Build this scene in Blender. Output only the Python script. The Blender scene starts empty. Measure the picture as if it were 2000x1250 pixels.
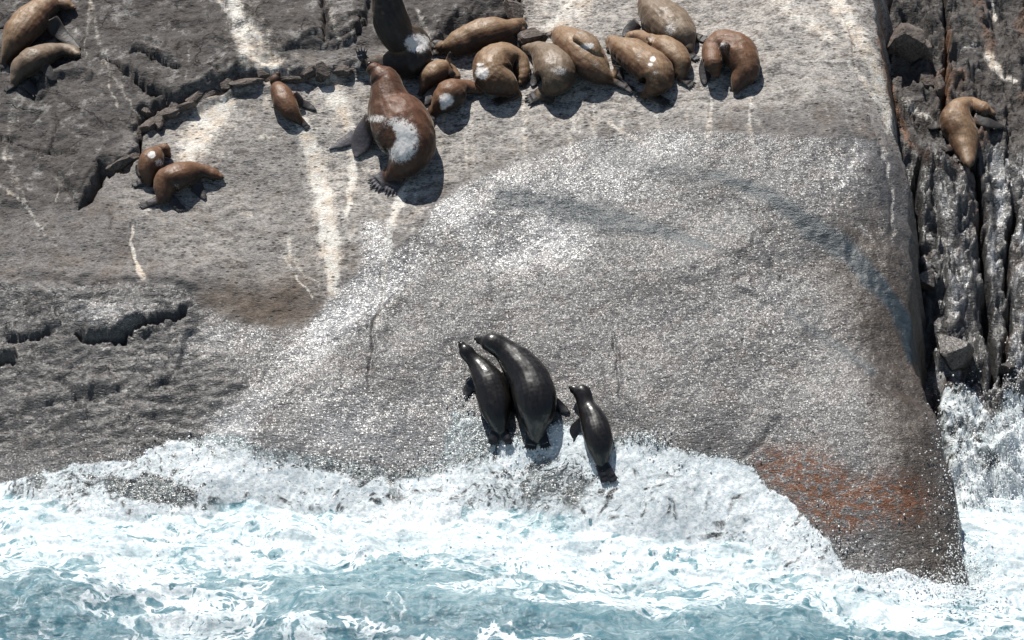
import bpy, bmesh, math, random
import numpy as np
from mathutils import Vector, Matrix

# ------------------------------------------------------------------ camera, sky, sun, exposure
scene = bpy.context.scene
COL = scene.collection
FPX = 4950.0                                   # focal length in photo pixels (2000 wide)
PITCH = math.radians(22.0)
TGT = np.array([0.0, 3.1, 2.4])
CAM = TGT + 45.0 * np.array([0.0, -math.cos(PITCH), math.sin(PITCH)])
cam_d = bpy.data.cameras.new('camera')
cam_d.sensor_width = 36.0
cam_d.lens = 36.0 * FPX / 2000.0
cam_d.clip_start = 0.5
cam_d.clip_end = 6000.0
cam = bpy.data.objects.new('camera', cam_d)
COL.objects.link(cam)
cam.location = CAM.tolist()
cam.rotation_euler = (math.pi / 2 - PITCH, 0, 0)
scene.camera = cam

SUN = Vector((-0.22, 0.30, 0.92)).normalized()
world = bpy.data.worlds.new("World")
scene.world = world
world.use_nodes = True
wn = world.node_tree.nodes
wl = world.node_tree.links
wn.clear()
sky = wn.new('ShaderNodeTexSky')
sky.sky_type = 'NISHITA'
sky.sun_disc = False
sky.sun_elevation = math.asin(SUN.z)
sky.sun_rotation = math.atan2(SUN.x, SUN.y)
bg = wn.new('ShaderNodeBackground')
bg.inputs['Strength'].default_value = 0.05
wo = wn.new('ShaderNodeOutputWorld')
wl.new(sky.outputs[0], bg.inputs[0])
wl.new(bg.outputs[0], wo.inputs[0])
sun_d = bpy.data.lights.new('sun', 'SUN')
sun_d.energy = 5.0
sun_d.angle = math.radians(0.5)
sun_d.color = (1.0, 0.965, 0.91)
sun_o = bpy.data.objects.new('sun', sun_d)
COL.objects.link(sun_o)
sun_o.location = (0, 0, 40)
sun_o.rotation_euler = SUN.to_track_quat('Z', 'Y').to_euler()
vs = scene.view_settings
vs.view_transform = 'Standard'
vs.look = 'None'
vs.exposure = 0.35
vs.gamma = 1.0
vs.use_curve_mapping = False
scene.cycles.use_denoising = True
scene.cycles.denoiser = 'OPENIMAGEDENOISE'
scene.cycles.denoising_prefilter = 'ACCURATE'
scene.cycles.max_bounces = 5
scene.cycles.diffuse_bounces = 2
scene.cycles.glossy_bounces = 2
scene.cycles.transparent_max_bounces = 6
scene.cycles.sample_clamp_indirect = 4.0
scene.cycles.sample_clamp_direct = 12.0

# ------------------------------------------------------------------ geometry helpers
CP, SP = math.cos(PITCH), math.sin(PITCH)

def proj(x, y, z):
    dx = x - CAM[0]; dy = y - CAM[1]; dz = z - CAM[2]
    dep = dy * CP - dz * SP
    up = dy * SP + dz * CP
    return 1000.0 + FPX * dx / dep, 625.0 - FPX * up / dep

def ray(px, py):
    a = (px - 1000.0) / FPX
    b = -(py - 625.0) / FPX
    d = np.array([a, CP + b * SP, -SP + b * CP])
    return d / np.linalg.norm(d)

def on_plane(px, py, z=0.0):
    d = ray(px, py)
    t = (z - CAM[2]) / d[2]
    return CAM + d * t

_rng = np.random.RandomState(7)
_PERM = _rng.permutation(512).astype(np.int32)
_PERM = np.concatenate([_PERM, _PERM, _PERM])
_ang = _rng.rand(512) * 2 * np.pi
_GX = np.cos(_ang).astype(np.float32)
_GY = np.sin(_ang).astype(np.float32)

def pn(x, y, seed=0):
    x = np.asarray(x, np.float32) + seed * 17.37
    y = np.asarray(y, np.float32) + seed * 9.71
    xf = np.floor(x); yf = np.floor(y)
    xi = xf.astype(np.int32) & 511; yi = yf.astype(np.int32) & 511
    fx = x - xf; fy = y - yf
    u = fx * fx * fx * (fx * (fx * 6 - 15) + 10)
    v = fy * fy * fy * (fy * (fy * 6 - 15) + 10)
    def g(ix, iy, dx, dy):
        k = _PERM[_PERM[ix] + iy]
        return _GX[k] * dx + _GY[k] * dy
    a = g(xi, yi, fx, fy); b = g((xi + 1) & 511, yi, fx - 1, fy)
    c = g(xi, (yi + 1) & 511, fx, fy - 1); d = g((xi + 1) & 511, (yi + 1) & 511, fx - 1, fy - 1)
    return ((a + u * (b - a)) * (1 - v) + (c + u * (d - c)) * v) * 1.5

def fbm(x, y, octv=4, gain=0.5, seed=0):
    r = 0.0; a = 1.0; f = 1.0
    for i in range(octv):
        r = r + a * pn(x * f, y * f, seed + i * 3 + 1)
        a *= gain; f *= 2.03
    return r

def ss(a, b, x):
    t = np.clip((x - a) / (b - a), 0, 1)
    return t * t * (3 - 2 * t)

def polyd(X, Y, pts, lim=120.0, closed=False):
    """distance, signed side (+ = left of travel in image, i.e. above when travelling right), param 0..1"""
    pts = np.array(pts, float)
    if closed: pts = np.vstack([pts, pts[:1]])
    D = np.full(X.shape, 1e9); S = np.zeros(X.shape); T = np.zeros(X.shape)
    x0, x1 = pts[:, 0].min() - lim, pts[:, 0].max() + lim
    y0, y1 = pts[:, 1].min() - lim, pts[:, 1].max() + lim
    m = (X > x0) & (X < x1) & (Y > y0) & (Y < y1)
    if not m.any(): return D, S, T
    xs, ys = X[m], Y[m]
    d = np.full(xs.shape, 1e9); s = np.zeros(xs.shape); tt = np.zeros(xs.shape)
    L = np.hypot(np.diff(pts[:, 0]), np.diff(pts[:, 1])); cum = np.concatenate([[0], np.cumsum(L)]) / L.sum()
    for i in range(len(pts) - 1):
        ax, ay = pts[i]; bx, by = pts[i + 1]
        vx, vy = bx - ax, by - ay
        l2 = vx * vx + vy * vy + 1e-9
        t = np.clip(((xs - ax) * vx + (ys - ay) * vy) / l2, 0, 1)
        ex = xs - ax - t * vx; ey = ys - ay - t * vy
        dd = np.hypot(ex, ey)
        k = dd < d
        d[k] = dd[k]
        s[k] = np.sign(vy * ex - vx * ey)[k]
        tt[k] = (cum[i] + t * (cum[i + 1] - cum[i]))[k]
    D[m] = d; S[m] = s; T[m] = tt
    return D, S, T

def inside(X, Y, poly):
    r = np.zeros(X.shape, bool)
    n = len(poly)
    for i in range(n):
        x1, y1 = poly[i]; x2, y2 = poly[(i + 1) % n]
        if y1 == y2: continue
        c = ((y1 > Y) != (y2 > Y)) & (X < (x2 - x1) * (Y - y1) / (y2 - y1) + x1)
        r ^= c
    return r

def region(X, Y, poly, soft=20.0):
    d, s, t = polyd(X, Y, poly, lim=soft * 2, closed=True)
    sd = np.where(inside(X, Y, poly), np.minimum(d, 1e4), -np.minimum(d, 1e4))
    return ss(-soft, soft, sd)

def streak(X, Y, pts, widths, soft=0.6):
    d, s, t = polyd(X, Y, pts, lim=max(widths) * 2.5)
    w = np.interp(t, np.linspace(0, 1, len(widths)), widths)
    return 1 - ss(soft, 1.5, d / w)

def curve(pts):
    """x as a smooth function of y (or the reverse) from a table"""
    p = sorted(pts)
    return np.array([a for a, b in p]), np.array([b for a, b in p])

# ------------------------------------------------------------------ ROCK (one height field, metres)
xs = np.concatenate([np.linspace(-17, -10.2, 90)[:-1], np.arange(-10.2, 10.4, 0.0255), np.linspace(10.4, 17, 90)[1:]])
ys = np.concatenate([np.linspace(-7, -3.6, 40)[:-1], np.arange(-3.6, 13.2, 0.0245), np.linspace(13.2, 20, 70)[1:]])
X, Y = np.meshgrid(xs, ys)
NX, NY = len(xs), len(ys)

# water line of the big rock at sea level, read as points on z = 0
wl_px = [(-700, 930), (-300, 950), (0, 978), (250, 1006), (430, 1012), (600, 1006), (1000, 1014), (1300, 1050), (1500, 1090), (1640, 1118), (1880, 1165), (2100, 1190), (2500, 1200)]
wlp = [on_plane(a, b) for a, b in wl_px]
Y0 = np.interp(X, [p[0] for p in wlp], [p[1] for p in wlp])
_d = np.linspace(-12, 26, 800)
_sl = np.interp(_d, [-12, 0, 1.5, 3.5, 6, 8.5, 10.5, 14, 26], [1.0, 0.95, 0.86, 0.72, 0.66, 0.60, 0.62, 0.8, 0.8])
_g = np.concatenate([[0], np.cumsum((_sl[1:] + _sl[:-1]) / 2 * np.diff(_d))]); _g -= np.interp(0, _d, _g)
YS = Y0 - 0.25 * fbm(X * 0.25, Y * 0.25, 2, seed=4)
dome = np.interp(Y - YS, _d, _g)
dome -= 0.012 * np.maximum(0, X - 1.0) ** 2 * ss(-2, 4, Y)
dome += 0.22 * fbm(X * 0.22, Y * 0.30, 3, seed=11)
# hollow to the left of the dome where the streaks run, gentle bulge of the dome itself
dome += 0.25 * np.exp(-((X - 3.0) / 3.2) ** 2 - ((Y - 4.0) / 3.5) ** 2)
# right hand side: the rounded edge and the gully beyond it
edge_px = [(1702, -300), (1706, -100), (1712, 0), (1728, 110), (1748, 200), (1775, 300), (1784, 400), (1783, 500), (1785, 600), (1792, 680), (1808, 740), (1832, 830), (1860, 930), (1878, 1020), (1890, 1100), (1900, 1170)]
ex, ey = [], []
for a, b in edge_px:
    # place each edge point on the undisturbed dome profile at that x
    P = None
    d = ray(a, b)
    for t in np.linspace(30, 75, 2400):
        Q = CAM + d * t
        y0 = np.interp(Q[0], [p[0] for p in wlp], [p[1] for p in wlp])
        zz = np.interp(Q[1] - y0, _d, _g) - 0.012 * max(0, Q[0] - 1) ** 2
        if Q[2] < zz:
            P = Q; break
    if P is not None: ex.append(P[0]); ey.append(P[1])
o = np.argsort(ey); ex = np.array(ex)[o]; ey = np.array(ey)[o]
XG = np.interp(Y, ey, ex)
XGd = XG + 0.08 * pn(X * 0 + 3, Y * 1.3, 5) + 0.05 * pn(X * 0 + 8, Y * 4, 6) + 0.02 * pn(X * 0 + 1, Y * 11, 7)
GD = ss(9.5, 4.5, Y)                       # how deep the gully is
u = X - XGd
rollw = 0.35 + 1.5 * GD
roll = np.clip((u + rollw) / rollw, 0, 2.2)
domez = dome - (0.10 + 0.55 * GD) * roll ** 2.6 - np.maximum(u, 0) * (1.5 + 2.5 * GD)
# wall to the right
yy = [-20, -2, 0.3, 2.0, 3.4, 4.3, 6.2, 8.0, 9.6, 12, 20]
zz = [-12, -2.4, -0.15, 1.25, 2.25, 3.3, 4.9, 5.95, 6.75, 8.2, 13.5]
wall = np.interp(Y + 0.12 * pn(X * 0.9, Y * 0.5, 21), yy, zz)
wall += 0.12 * fbm(X * 0.8, Y * 0.35, 3, seed=31) - 0.25 * ss(0.9, 0.0, u) * (0.3 + GD)
isw = (wall > domez) & (u > -0.15)
macro = np.where(isw, wall, domez)
PX, PY = proj(X, Y, macro)
WALL = isw.astype(float)
# warped pixel coordinates so that traced lines stay ragged
WX = PX + 9 * pn(X * 1.3, Y * 1.3, 41) + 5 * pn(X * 5, Y * 5, 42) + 1.5 * pn(X * 11, Y * 11, 43)
WY = PY + 9 * pn(X * 1.3, Y * 1.3, 44) + 5 * pn(X * 5, Y * 5, 45) + 1.5 * pn(X * 11, Y * 11, 46)
H = np.zeros_like(macro)
MAIN = 1 - WALL

LN1 = fbm(X * 1.6, Y * 2.4, 3, seed=301); LN2 = fbm(X * 1.1, Y * 1.7, 3, seed=307)
def step(pts, h, edge=3.0, decay=120.0, sign=1, ends=0.06, raise_=True, mask=None):
    """the side above the line is higher by h, easing back to nothing over decay pixels"""
    global H
    d, s, t = polyd(WX, WY, pts, lim=decay * 1.1)
    sd = d * s * sign
    hh = np.interp(t, np.linspace(0, 1, len(h)), h) if isinstance(h, (list, tuple)) else h
    e = ss(0, ends, t) * ss(1, 1 - ends, t)
    k_ = min(1.0, decay / 60.0); decay = decay * (0.15 + 0.85 * ss(0, 0.22, t) * ss(1, 0.80, t))
    up = (0.46 * ss(-edge, edge, sd) + 0.30 * ss(-edge, edge, sd - (5 + 9 * LN1) * k_) + 0.24 * ss(-edge, edge, sd - (11 + 14 * LN2) * k_)) * ss(decay, 0, np.maximum(sd, 0))
    out = hh * e * up
    if mask is not None: out = out * mask
    H = H + np.where(d < 1e8, out, 0)

def crack(pts, depth, w=4.0, mask=None, ends=0.05):
    global H
    d, s, t = polyd(WX, WY, pts, lim=w * 5)
    e = ss(0, ends, t) * ss(1, 1 - ends, t)
    ww = w * (0.7 + 0.5 * pn(t * 30, t * 0 + w, 3))
    out = depth * e * np.exp(-(d / np.maximum(ww, 0.8)) ** 2)
    if mask is not None: out = out * mask
    H = H - np.where(d < 1e8, out, 0)

# the ledge line where the upper rock ends
LEDGE = [(150, 412), (172, 392), (185, 362), (205, 336), (252, 322), (272, 300), (264, 266), (285, 236), (330, 214), (400, 184), (455, 165), (530, 152), (600, 158), (640, 158), (700, 152), (835, 146)]
step(LEDGE, [0.16, .24, .20, .22, .20, .18, .22, .22, .20, .18, .20, .22, .22, .2], edge=2.0, decay=420)
crack(LEDGE[:-1], 0.65, 5)
step([(262, 290), (300, 262), (350, 232), (420, 200), (480, 180), (560, 168), (690, 160)], 0.10, edge=2, decay=40)
step([(300, 240), (345, 215), (395, 185), (440, 165), (500, 152)], 0.14, edge=2, decay=50)
# upper left slabs
step([(188, 122), (225, 142), (262, 170), (300, 200), (330, 207)], [0.03, 0.07, 0.12, .12, .08], edge=1.6, decay=70)
step([(250, 108), (300, 133), (355, 146)], 0.15, edge=2.5, decay=45)
step([(280, 100), (325, 118)], 0.08, edge=3, decay=30)
step([(75, 206), (110, 178), (140, 168), (182, 172)], 0.16, edge=3, decay=40)
crack([(192, 122), (228, 144), (265, 172), (302, 202), (330, 210)], 0.35, 4)
crack([(250, 110), (300, 135), (355, 148)], 0.25, 3)
crack([(145, 650), (175, 672), (240, 668), (290, 640), (340, 618), (372, 600)], 0.5, 7)
crack([(15, 668), (60, 662), (95, 640)], 0.3, 4)
crack([(-60, 716), (42, 716)], 0.3, 5)
crack([(104, 232), (112, 262), (98, 300), (150, 318)], 0.10, 3)
crack([(98, 300), (60, 290), (10, 270)], 0.08, 3.5)
crack([(110, 345), (140, 385), (152, 405)], 0.10, 3)
crack([(0, 268), (25, 280)], 0.15, 6)
step([(0, 400), (60, 402)], 0.08, edge=3, decay=30)
crack([(195, 335), (230, 330), (262, 318)], 0.2, 5)
# the dark broken block top middle
step([(500, 130), (560, 118), (622, 112), (640, 116), (700, 108), (712, 60), (722, 20), (730, -60)], [.05, .08, .16, .34, .36, .24, .16, .1], edge=2.0, decay=170)
crack([(634, -60), (632, 20), (636, 70), (640, 112)], 0.22, 6)
crack([(560, 110), (520, 60), (470, 30), (455, -20)], 0.05, 6)
step([(838, 118), (850, 90), (880, 60), (930, 38), (985, 38), (1000, 40), (1022, 30), (1018, -40)], [.1, .25, .25, .25, .25, .4, .3, .2], edge=3, decay=110)
crack([(986, -60), (984, 0), (982, 30)], 0.15, 4)
crack([(1022, -60), (1020, 10), (1024, 40)], 0.30, 6)
crack([(1052, 70), (1075, 72), (1100, 66)], 0.15, 4)
# lower left flakes
step([(145, 646), (165, 666), (205, 672), (245, 664), (285, 640), (325, 622), (372, 596), (380, 578)], [.1, .22, .25, .20, .16, .14, .10, .06], edge=2.0, decay=85)
step([(210, 676), (260, 665), (310, 655), (345, 632)], 0.10, edge=3, decay=40)
step([(10, 668), (55, 662), (90, 640), (120, 628)], 0.16, edge=2.5, decay=45)
step([(-60, 715), (0, 712), (42, 714)], 0.18, edge=2.5, decay=45)
step([(-80, 850), (0, 828), (30, 812), (70, 800), (150, 786), (260, 750)], 0.12, edge=3, decay=50)
step([(120, 745), (150, 782), (200, 775), (245, 762)], 0.10, edge=3, decay=50)
step([(0, 545), (140, 556), (300, 552), (372, 566), (384, 585)], 0.07, edge=4, decay=60)
step([(300, 762), (340, 725), (355, 690), (352, 668), (390, 640)], 0.08, edge=6, decay=60, sign=1)
step([(150, 690), (230, 700), (300, 715)], 0.05, edge=3, decay=30)
for i, (a, b, c) in enumerate([(20, 590, 200), (60, 610, 130), (40, 740, 160), (180, 735, 120), (250, 690, 90), (10, 870, 200), (90, 845, 160), (200, 820, 180)]):
    step([(a, b), (a + c * .4, b - 6 + 4 * (i % 3)), (a + c, b - 14 + 5 * (i % 2))], 0.045, edge=3, decay=30)
# dome marks
step([(1385, 484), (1420, 492), (1462, 506), (1512, 528)], [.02, .05, .07, .05, .02], edge=2.5, decay=50)
crack([(1520, 538), (1565, 548)], 0.04, 3)
step([(1422, 560), (1450, 566), (1480, 576), (1508, 600)], [.02, .08, .06, .02], edge=2.5, decay=40)
crack([(748, 520), (745, 580), (728, 650), (722, 720), (720, 770)], 0.06, 3.5)
step([(640, 672), (650, 652), (680, 636), (720, 634)], 0.06, edge=4, decay=30, sign=-1)
crack([(1205, 640), (1212, 720), (1218, 770), (1245, 830), (1262, 850)], 0.05, 4)
step([(1200, 660), (1208, 740), (1240, 820)], 0.05, edge=6, decay=60, sign=-1)
step([(1445, 894), (1480, 868), (1505, 845), (1530, 815)], 0.06, edge=5, decay=60, sign=1)
step([(1440, 905), (1475, 885), (1510, 850)], 0.05, edge=5, decay=50, sign=-1)
crack([(1645, 30), (1662, 70), (1672, 110), (1680, 140)], 0.06, 3.5, mask=MAIN)
crack([(1700, 230), (1728, 300), (1742, 380), (1745, 470)], 0.06, 4, mask=MAIN)
crack([(120, 460), (180, 440)], 0.03, 3)
crack([(208, 402), (218, 430), (215, 450)], 0.06, 3)
crack([(255, 520), (262, 500), (255, 470), (262, 440)], 0.04, 3)
# wall to the right of the gully: joints, blocks and fissures
W_ = WALL
crack([(1848, -80), (1846, 40), (1850, 110), (1843, 180), (1842, 240)], 0.6, 6, mask=W_)
crack([(1712, -60), (1722, 60), (1735, 160), (1756, 230), (1790, 290), (1830, 320), (1862, 338)], 0.16, 5, mask=W_)
step([(1735, 36), (1770, 30), (1800, 48), (1832, 78), (1846, 120)], 0.30, edge=3, decay=60, mask=W_)
step([(1735, 122), (1780, 132), (1822, 136)], 0.42, edge=3, decay=55, mask=W_)
step([(1782, 165), (1805, 178), (1830, 192)], 0.25, edge=3, decay=32, mask=W_)
crack([(1800, 290), (1786, 350), (1790, 430), (1796, 520), (1788, 600), (1790, 690)], 0.5, 7, mask=W_)
crack([(1828, 300), (1822, 380), (1836, 470), (1842, 560), (1848, 640)], 0.16, 6, mask=W_)
crack([(1908, 300), (1916, 400), (1920, 500), (1930, 580), (1934, 660), (1942, 745)], 0.8, 7, mask=W_)
crack([(1978, 380), (1972, 480), (1974, 580), (1966, 660), (1960, 740)], 0.8, 5.5, mask=W_)
crack([(1968, 200), (1970, 260), (1962, 320), (1975, 380)], 0.12, 3.5, mask=W_)
crack([(1952, -60), (1955, 60), (1962, 140), (1968, 200)], 0.06, 3, mask=W_)
crack([(2040, 100), (2032, 300), (2036, 500), (2030, 760)], 0.5, 9, mask=W_)
crack([(2110, -60), (2100, 300), (2104, 500), (2090, 760)], 0.4, 9, mask=W_)
step([(1782, 462), (1800, 476), (1815, 462), (1838, 470)], 0.30, edge=3, decay=38, mask=W_)
step([(1784, 540), (1815, 560), (1840, 552)], 0.34, edge=3, decay=40, mask=W_)
step([(1785, 575), (1810, 590), (1850, 596)], 0.20, edge=3, decay=26, mask=W_)
step([(1795, 705), (1830, 735), (1870, 722), (1915, 732), (1942, 742)], 0.40, edge=3, decay=60, mask=W_)
step([(1855, 400), (1885, 420), (1916, 430)], 0.22, edge=2.5, decay=50, mask=W_)
step([(1870, 472), (1895, 480), (1918, 484)], 0.18, edge=2.5, decay=45, mask=W_)
step([(1790, 316), (1830, 330), (1870, 352), (1910, 362)], 0.22, edge=3, decay=40, mask=W_)
step([(1912, 385), (1940, 372), (1980, 378)], 0.22, edge=3, decay=50, mask=W_)
step([(1800, 640), (1840, 655), (1880, 690), (1925, 700)], 0.18, edge=4, decay=50, mask=W_)
step([(1945, 760), (1985, 770), (2080, 765)], 0.25, edge=3, decay=40, mask=W_)
step([(1865, 770), (1900, 800), (1945, 830)], 0.18, edge=4, decay=50, mask=W_)
step([(1880, 860), (1930, 890), (1990, 880)], 0.20, edge=4, decay=50, mask=W_)

# surface grain
rough = region(PX, PY, [(-900, -900), (640, -900), (640, 120), (520, 150), (400, 185), (270, 250), (165, 400), (-900, 560)], 25)
rough = np.maximum(rough, region(PX, PY, [(500, -900), (1030, -900), (1030, 60), (700, 120), (500, 120)], 20))
llow = region(PX, PY, [(-900, 548), (380, 555), (400, 640), (480, 760), (400, 860), (-900, 980)], 40)
G = 0.035 * fbm(X * 1.4, Y * 1.4, 3, seed=51) + 0.010 * fbm(X * 7, Y * 7, 3, seed=55)
G += rough * (0.05 * fbm(X * 2.2 + Y, Y * 3.0, 4, 0.55, seed=61) + 0.02 * np.abs(pn(X * 6 - Y * 3, Y * 9 + X * 4, 63)))
G += llow * (0.11 * np.abs(fbm(X * 1.2, Y * 4.2, 4, 0.55, seed=65)))
wallr = 0.05 * fbm(X * 1.6, Y * 1.1, 5, 0.5, seed=71)
strat = X * 1.5 + 0.35 * fbm(X * 0.5, Y * 0.6, 3, seed=75)
wallr += WALL * 0.05 * (np.abs((strat % 1.0) - 0.5) * 2) ** 3 * ss(-1, 5, Y)
blk = fbm(X * 1.6, Y * 1.2, 2, seed=78)
def terr(v, n, e=0.12):
    f_ = v * n; i_ = np.floor(f_); return (i_ + ss(1 - e, 1, f_ - i_)) / n
wallr += 0.26 * terr(blk, 3, 0.07) + 0.10 * terr(fbm(X * 2.6 + Y * .5, Y * 1.7, 2, seed=79), 3) + 0.06 * terr(fbm(X * 5.5, Y * 3.6 + X, 2, seed=80), 3)
wallr += 0.03 * fbm(X * 8, Y * 6, 3, seed=83)
G += WALL * wallr
Z = macro + H + G

PX, PY = proj(X, Y, Z)
# ------------------------------------------------------------------ what grows, runs and dries on the rock, and its painted glare
QX = PX + 14 * fbm(X * 1.2, Y * 1.2, 3, seed=81)
QY = PY + 14 * fbm(X * 1.2, Y * 1.2, 3, seed=85)
QX2 = PX + 5 * fbm(X * 4, Y * 4, 3, seed=88); QY2 = PY + 3 * fbm(X * 3, Y * 3, 2, seed=89)
WET_POLY = [(-900, 548), (-100, 546), (140, 556), (300, 550), (372, 562), (392, 600), (480, 634), (590, 640), (632, 596), (660, 565), (700, 530), (702, 430), (765, 430), (770, 490), (828, 440), (850, 400), (900, 362),
            (1000, 318), (1150, 268), (1300, 248), (1480, 262), (1700, 270), (1740, 300), (1800, 320), (1900, 330), (2050, 290), (2900, 290), (2900, 1500), (-900, 1500)]
wet = region(QX2, QY2, WET_POLY, 9)
wet = np.maximum(wet, WALL * ss(250, 330, QY))
guano = np.zeros_like(PX)
def add_g(pts, w, k=1.0, soft=0.0):
    global guano
    w = [q * 1.22 for q in w]
    guano = np.maximum(guano, k * streak(QX2, QY2, pts, w, soft))
add_g([(440, -60), (462, 20), (480, 70), (510, 110), (535, 150)], [26, 20, 26, 34, 20], 0.8)
add_g([(420, -20), (470, 60), (480, 130)], [8, 12, 14], 0.6)
add_g([(480, 60), (520, 100), (575, 150)], [14, 14, 10], 0.55)
add_g([(588, 236), (612, 300), (632, 380), (642, 460), (652, 570)], [14, 20, 22, 22, 10], 0.95)
add_g([(640, 165), (668, 210), (688, 270), (690, 330), (678, 420)], [30, 18, 12, 8, 5], 0.75)
add_g([(640, 240), (655, 380), (690, 520)], [40, 40, 20], 0.3, 0.1)
add_g([(440, 205), (395, 250), (372, 300), (365, 330)], [26, 30, 34, 20], 0.85)
add_g([(520, 200), (470, 230), (410, 280)], [20, 16, 12], 0.4)
add_g([(790, 370), (765, 430), (750, 520), (738, 640)], [10, 12, 8, 5], 0.75)
add_g([(840, 400), (790, 440), (720, 450)], [5, 10, 16], 0.4)
add_g([(1170, -60), (1120, 20), (1075, 55)], [40, 34, 16], 0.65, 0.2)
add_g([(258, 440), (256, 470), (266, 510), (278, 540)], [3, 3, 3, 8], 0.9)
add_g([(300, 400), (262, 440), (255, 470)], [14, 6, 3], 0.35)
add_g([(562, 470), (570, 505)], [14, 16], 0.55)
add_g([(545, 490), (580, 540), (612, 585)], [2, 2.5, 2.5], 0.7)
add_g([(560, 500), (600, 540), (640, 560)], [2, 2.5, 2.5], 0.6)
add_g([(175, -20), (185, 50), (200, 110), (240, 180), (280, 240)], [8, 8, 6, 4, 4], 0.38)
add_g([(40, 120), (30, 200), (10, 300), (60, 420), (120, 490)], [10, 12, 14, 5, 4], 0.35)
add_g([(0, 360), (50, 400), (90, 460)], [6, 4, 3], 0.5)
add_g([(470, 410), (490, 420)], [12, 8], 0.5)
add_g([(510, 270), (535, 268)], [6, 6], 0.6)
add_g([(430, 300), (455, 298)], [9, 6], 0.5)
add_g([(1600, -60), (1650, 30), (1700, 110), (1722, 180), (1745, 260)], [22, 22, 18, 12, 6], 0.62, 0.2)
add_g([(1500, -30), (1560, 30), (1620, 70)], [26, 22, 12], 0.55, 0.2)
add_g([(1655, 120), (1690, 160), (1722, 210), (1735, 262)], [5, 10, 8, 3], 0.6)
add_g([(1775, 205), (1820, 235)], [16, 7], 0.6)
add_g([(1930, 110), (1960, 150), (1985, 158)], [12, 9, 4], 0.8)
add_g([(1875, 100), (1910, 85), (1925, 90)], [5, 8, 4], 0.5)
add_g([(1935, 0), (1942, 40)], [3, 4], 0.8)
add_g([(640, 0), (655, 60), (672, 90)], [8, 6, 5], 0.4)
add_g([(815, 20), (835, 60), (842, 80)], [6, 8, 4], 0.45)
add_g([(1190, 240), (1270, 290), (1310, 330)], [5, 5, 3], 0.6)
add_g([(1250, 240), (1300, 280), (1325, 310)], [4, 4, 3], 0.5)
for i in range(14):
    x0 = 860 + i * 52 + 14 * math.sin(i * 5.1)
    add_g([(x0, 190), (x0 + 10 * math.sin(i), 250), (x0 + 14 * math.sin(i * 2.3), 330)], [4, 7, 3], 0.28 + 0.2 * abs(math.sin(i * 1.7)), 0.2)
_rs = random.Random(5)
for i in range(46):
    if i < 26: x0 = _rs.uniform(600, 1690); y0 = _rs.uniform(150, 215); L = _rs.uniform(50, 190)
    elif i < 38: x0 = _rs.uniform(0, 470); y0 = _rs.uniform(-20, 380); L = _rs.uniform(60, 160)
    else: x0 = _rs.uniform(430, 820); y0 = _rs.uniform(180, 380); L = _rs.uniform(60, 200)
    sl = _rs.uniform(-0.12, 0.25) + (0.25 if x0 > 1200 else 0)
    add_g([(x0, y0), (x0 + sl * L * .5 + _rs.uniform(-5, 5), y0 + L * .5), (x0 + sl * L, y0 + L)], [_rs.uniform(3, 9), _rs.uniform(2, 8), 1.5], _rs.uniform(0.14, 0.42), 0.1)
add_g([(560, 150), (582, 200), (600, 260)], [12, 16, 16], 0.5, 0.1)
add_g([(1040, 40), (1120, -20), (1200, -80)], [60, 70, 60], 0.35, 0.0)
add_g([(700, 160), (740, 400), (730, 560)], [60, 40, 20], 0.22, 0.0)
add_g([(590, 200), (625, 330), (650, 450), (650, 590)], [34, 46, 44, 30], 0.34)
add_g([(440, -60), (490, 60), (560, 150)], [40, 50, 46], 0.36)
add_g([(450, 200), (390, 260), (360, 340)], [50, 56, 40], 0.36)
pale = region(QX, QY, [(500, 165), (700, 150), (1000, 30), (1040, -200), (1700, -200), (1735, 160), (1725, 240), (1600, 190), (1400, 230), (1150, 265), (860, 360), (800, 420), (600, 440), (560, 250)], 35)
pale = np.maximum(pale, 0.55 * region(QX, QY, [(330, 240), (560, 180), (820, 160), (840, 430), (640, 560), (330, 520), (210, 400)], 30))
film = np.zeros_like(PX)
film = np.maximum(film, streak(QX, QY2, [(1400, 340), (1480, 372), (1570, 430), (1660, 500), (1720, 560), (1762, 630), (1780, 700)], [10, 18, 24, 26, 22, 18, 10], 0.0))
film = np.maximum(film, 0.75 * streak(QX, QY2, [(980, 385), (1080, 400), (1180, 425), (1290, 450), (1380, 480)], [26, 36, 34, 16, 8], 0.1))
film = np.maximum(film, 0.5 * streak(QX, QY2, [(1540, 610), (1640, 680), (1700, 730)], [10, 14, 8], 0.2))
film = np.maximum(film, 0.4 * streak(QX, QY2, [(1180, 300), (1300, 330), (1450, 350)], [40, 40, 10], 0.1))
film *= wet * MAIN
algae = region(QX, QY, [(1490, 880), (1560, 865), (1680, 930), (1780, 925), (1815, 960), (1812, 1010), (1720, 1030), (1640, 1040), (1560, 1000), (1480, 920)], 30) * MAIN
brown = region(QX, QY, [(1640, 400), (1720, 420), (1775, 500), (1830, 760), (1900, 1180), (1760, 1120), (1730, 900), (1690, 720), (1600, 520)], 50) * MAIN
brown = np.maximum(brown, 0.75 * region(QX, QY, [(390, 570), (480, 545), (600, 540), (620, 590), (585, 640), (480, 634), (400, 610)], 48))
brown = np.maximum(brown, 0.15 * rough * ss(-0.1, 0.5, fbm(X * .7, Y * .7, 2, seed=91)))
brown = np.maximum(brown, 0.12 * llow)
gullyrust = streak(QX2, QY2, [(1712, -60), (1722, 100), (1748, 210), (1775, 280), (1830, 320), (1860, 335)], [6, 5, 5, 6, 4, 4], 0.5)
gullyrust = np.maximum(gullyrust, streak(QX2, QY2, [(1850, 60), (1850, 160), (1845, 220)], [5, 6, 6], 0.5))
gullyrust = np.maximum(gullyrust, WALL * ss(0.25, 0.6, fbm(X * 1.4, Y * 1.0, 3, seed=95)) * 0.5)
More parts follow.
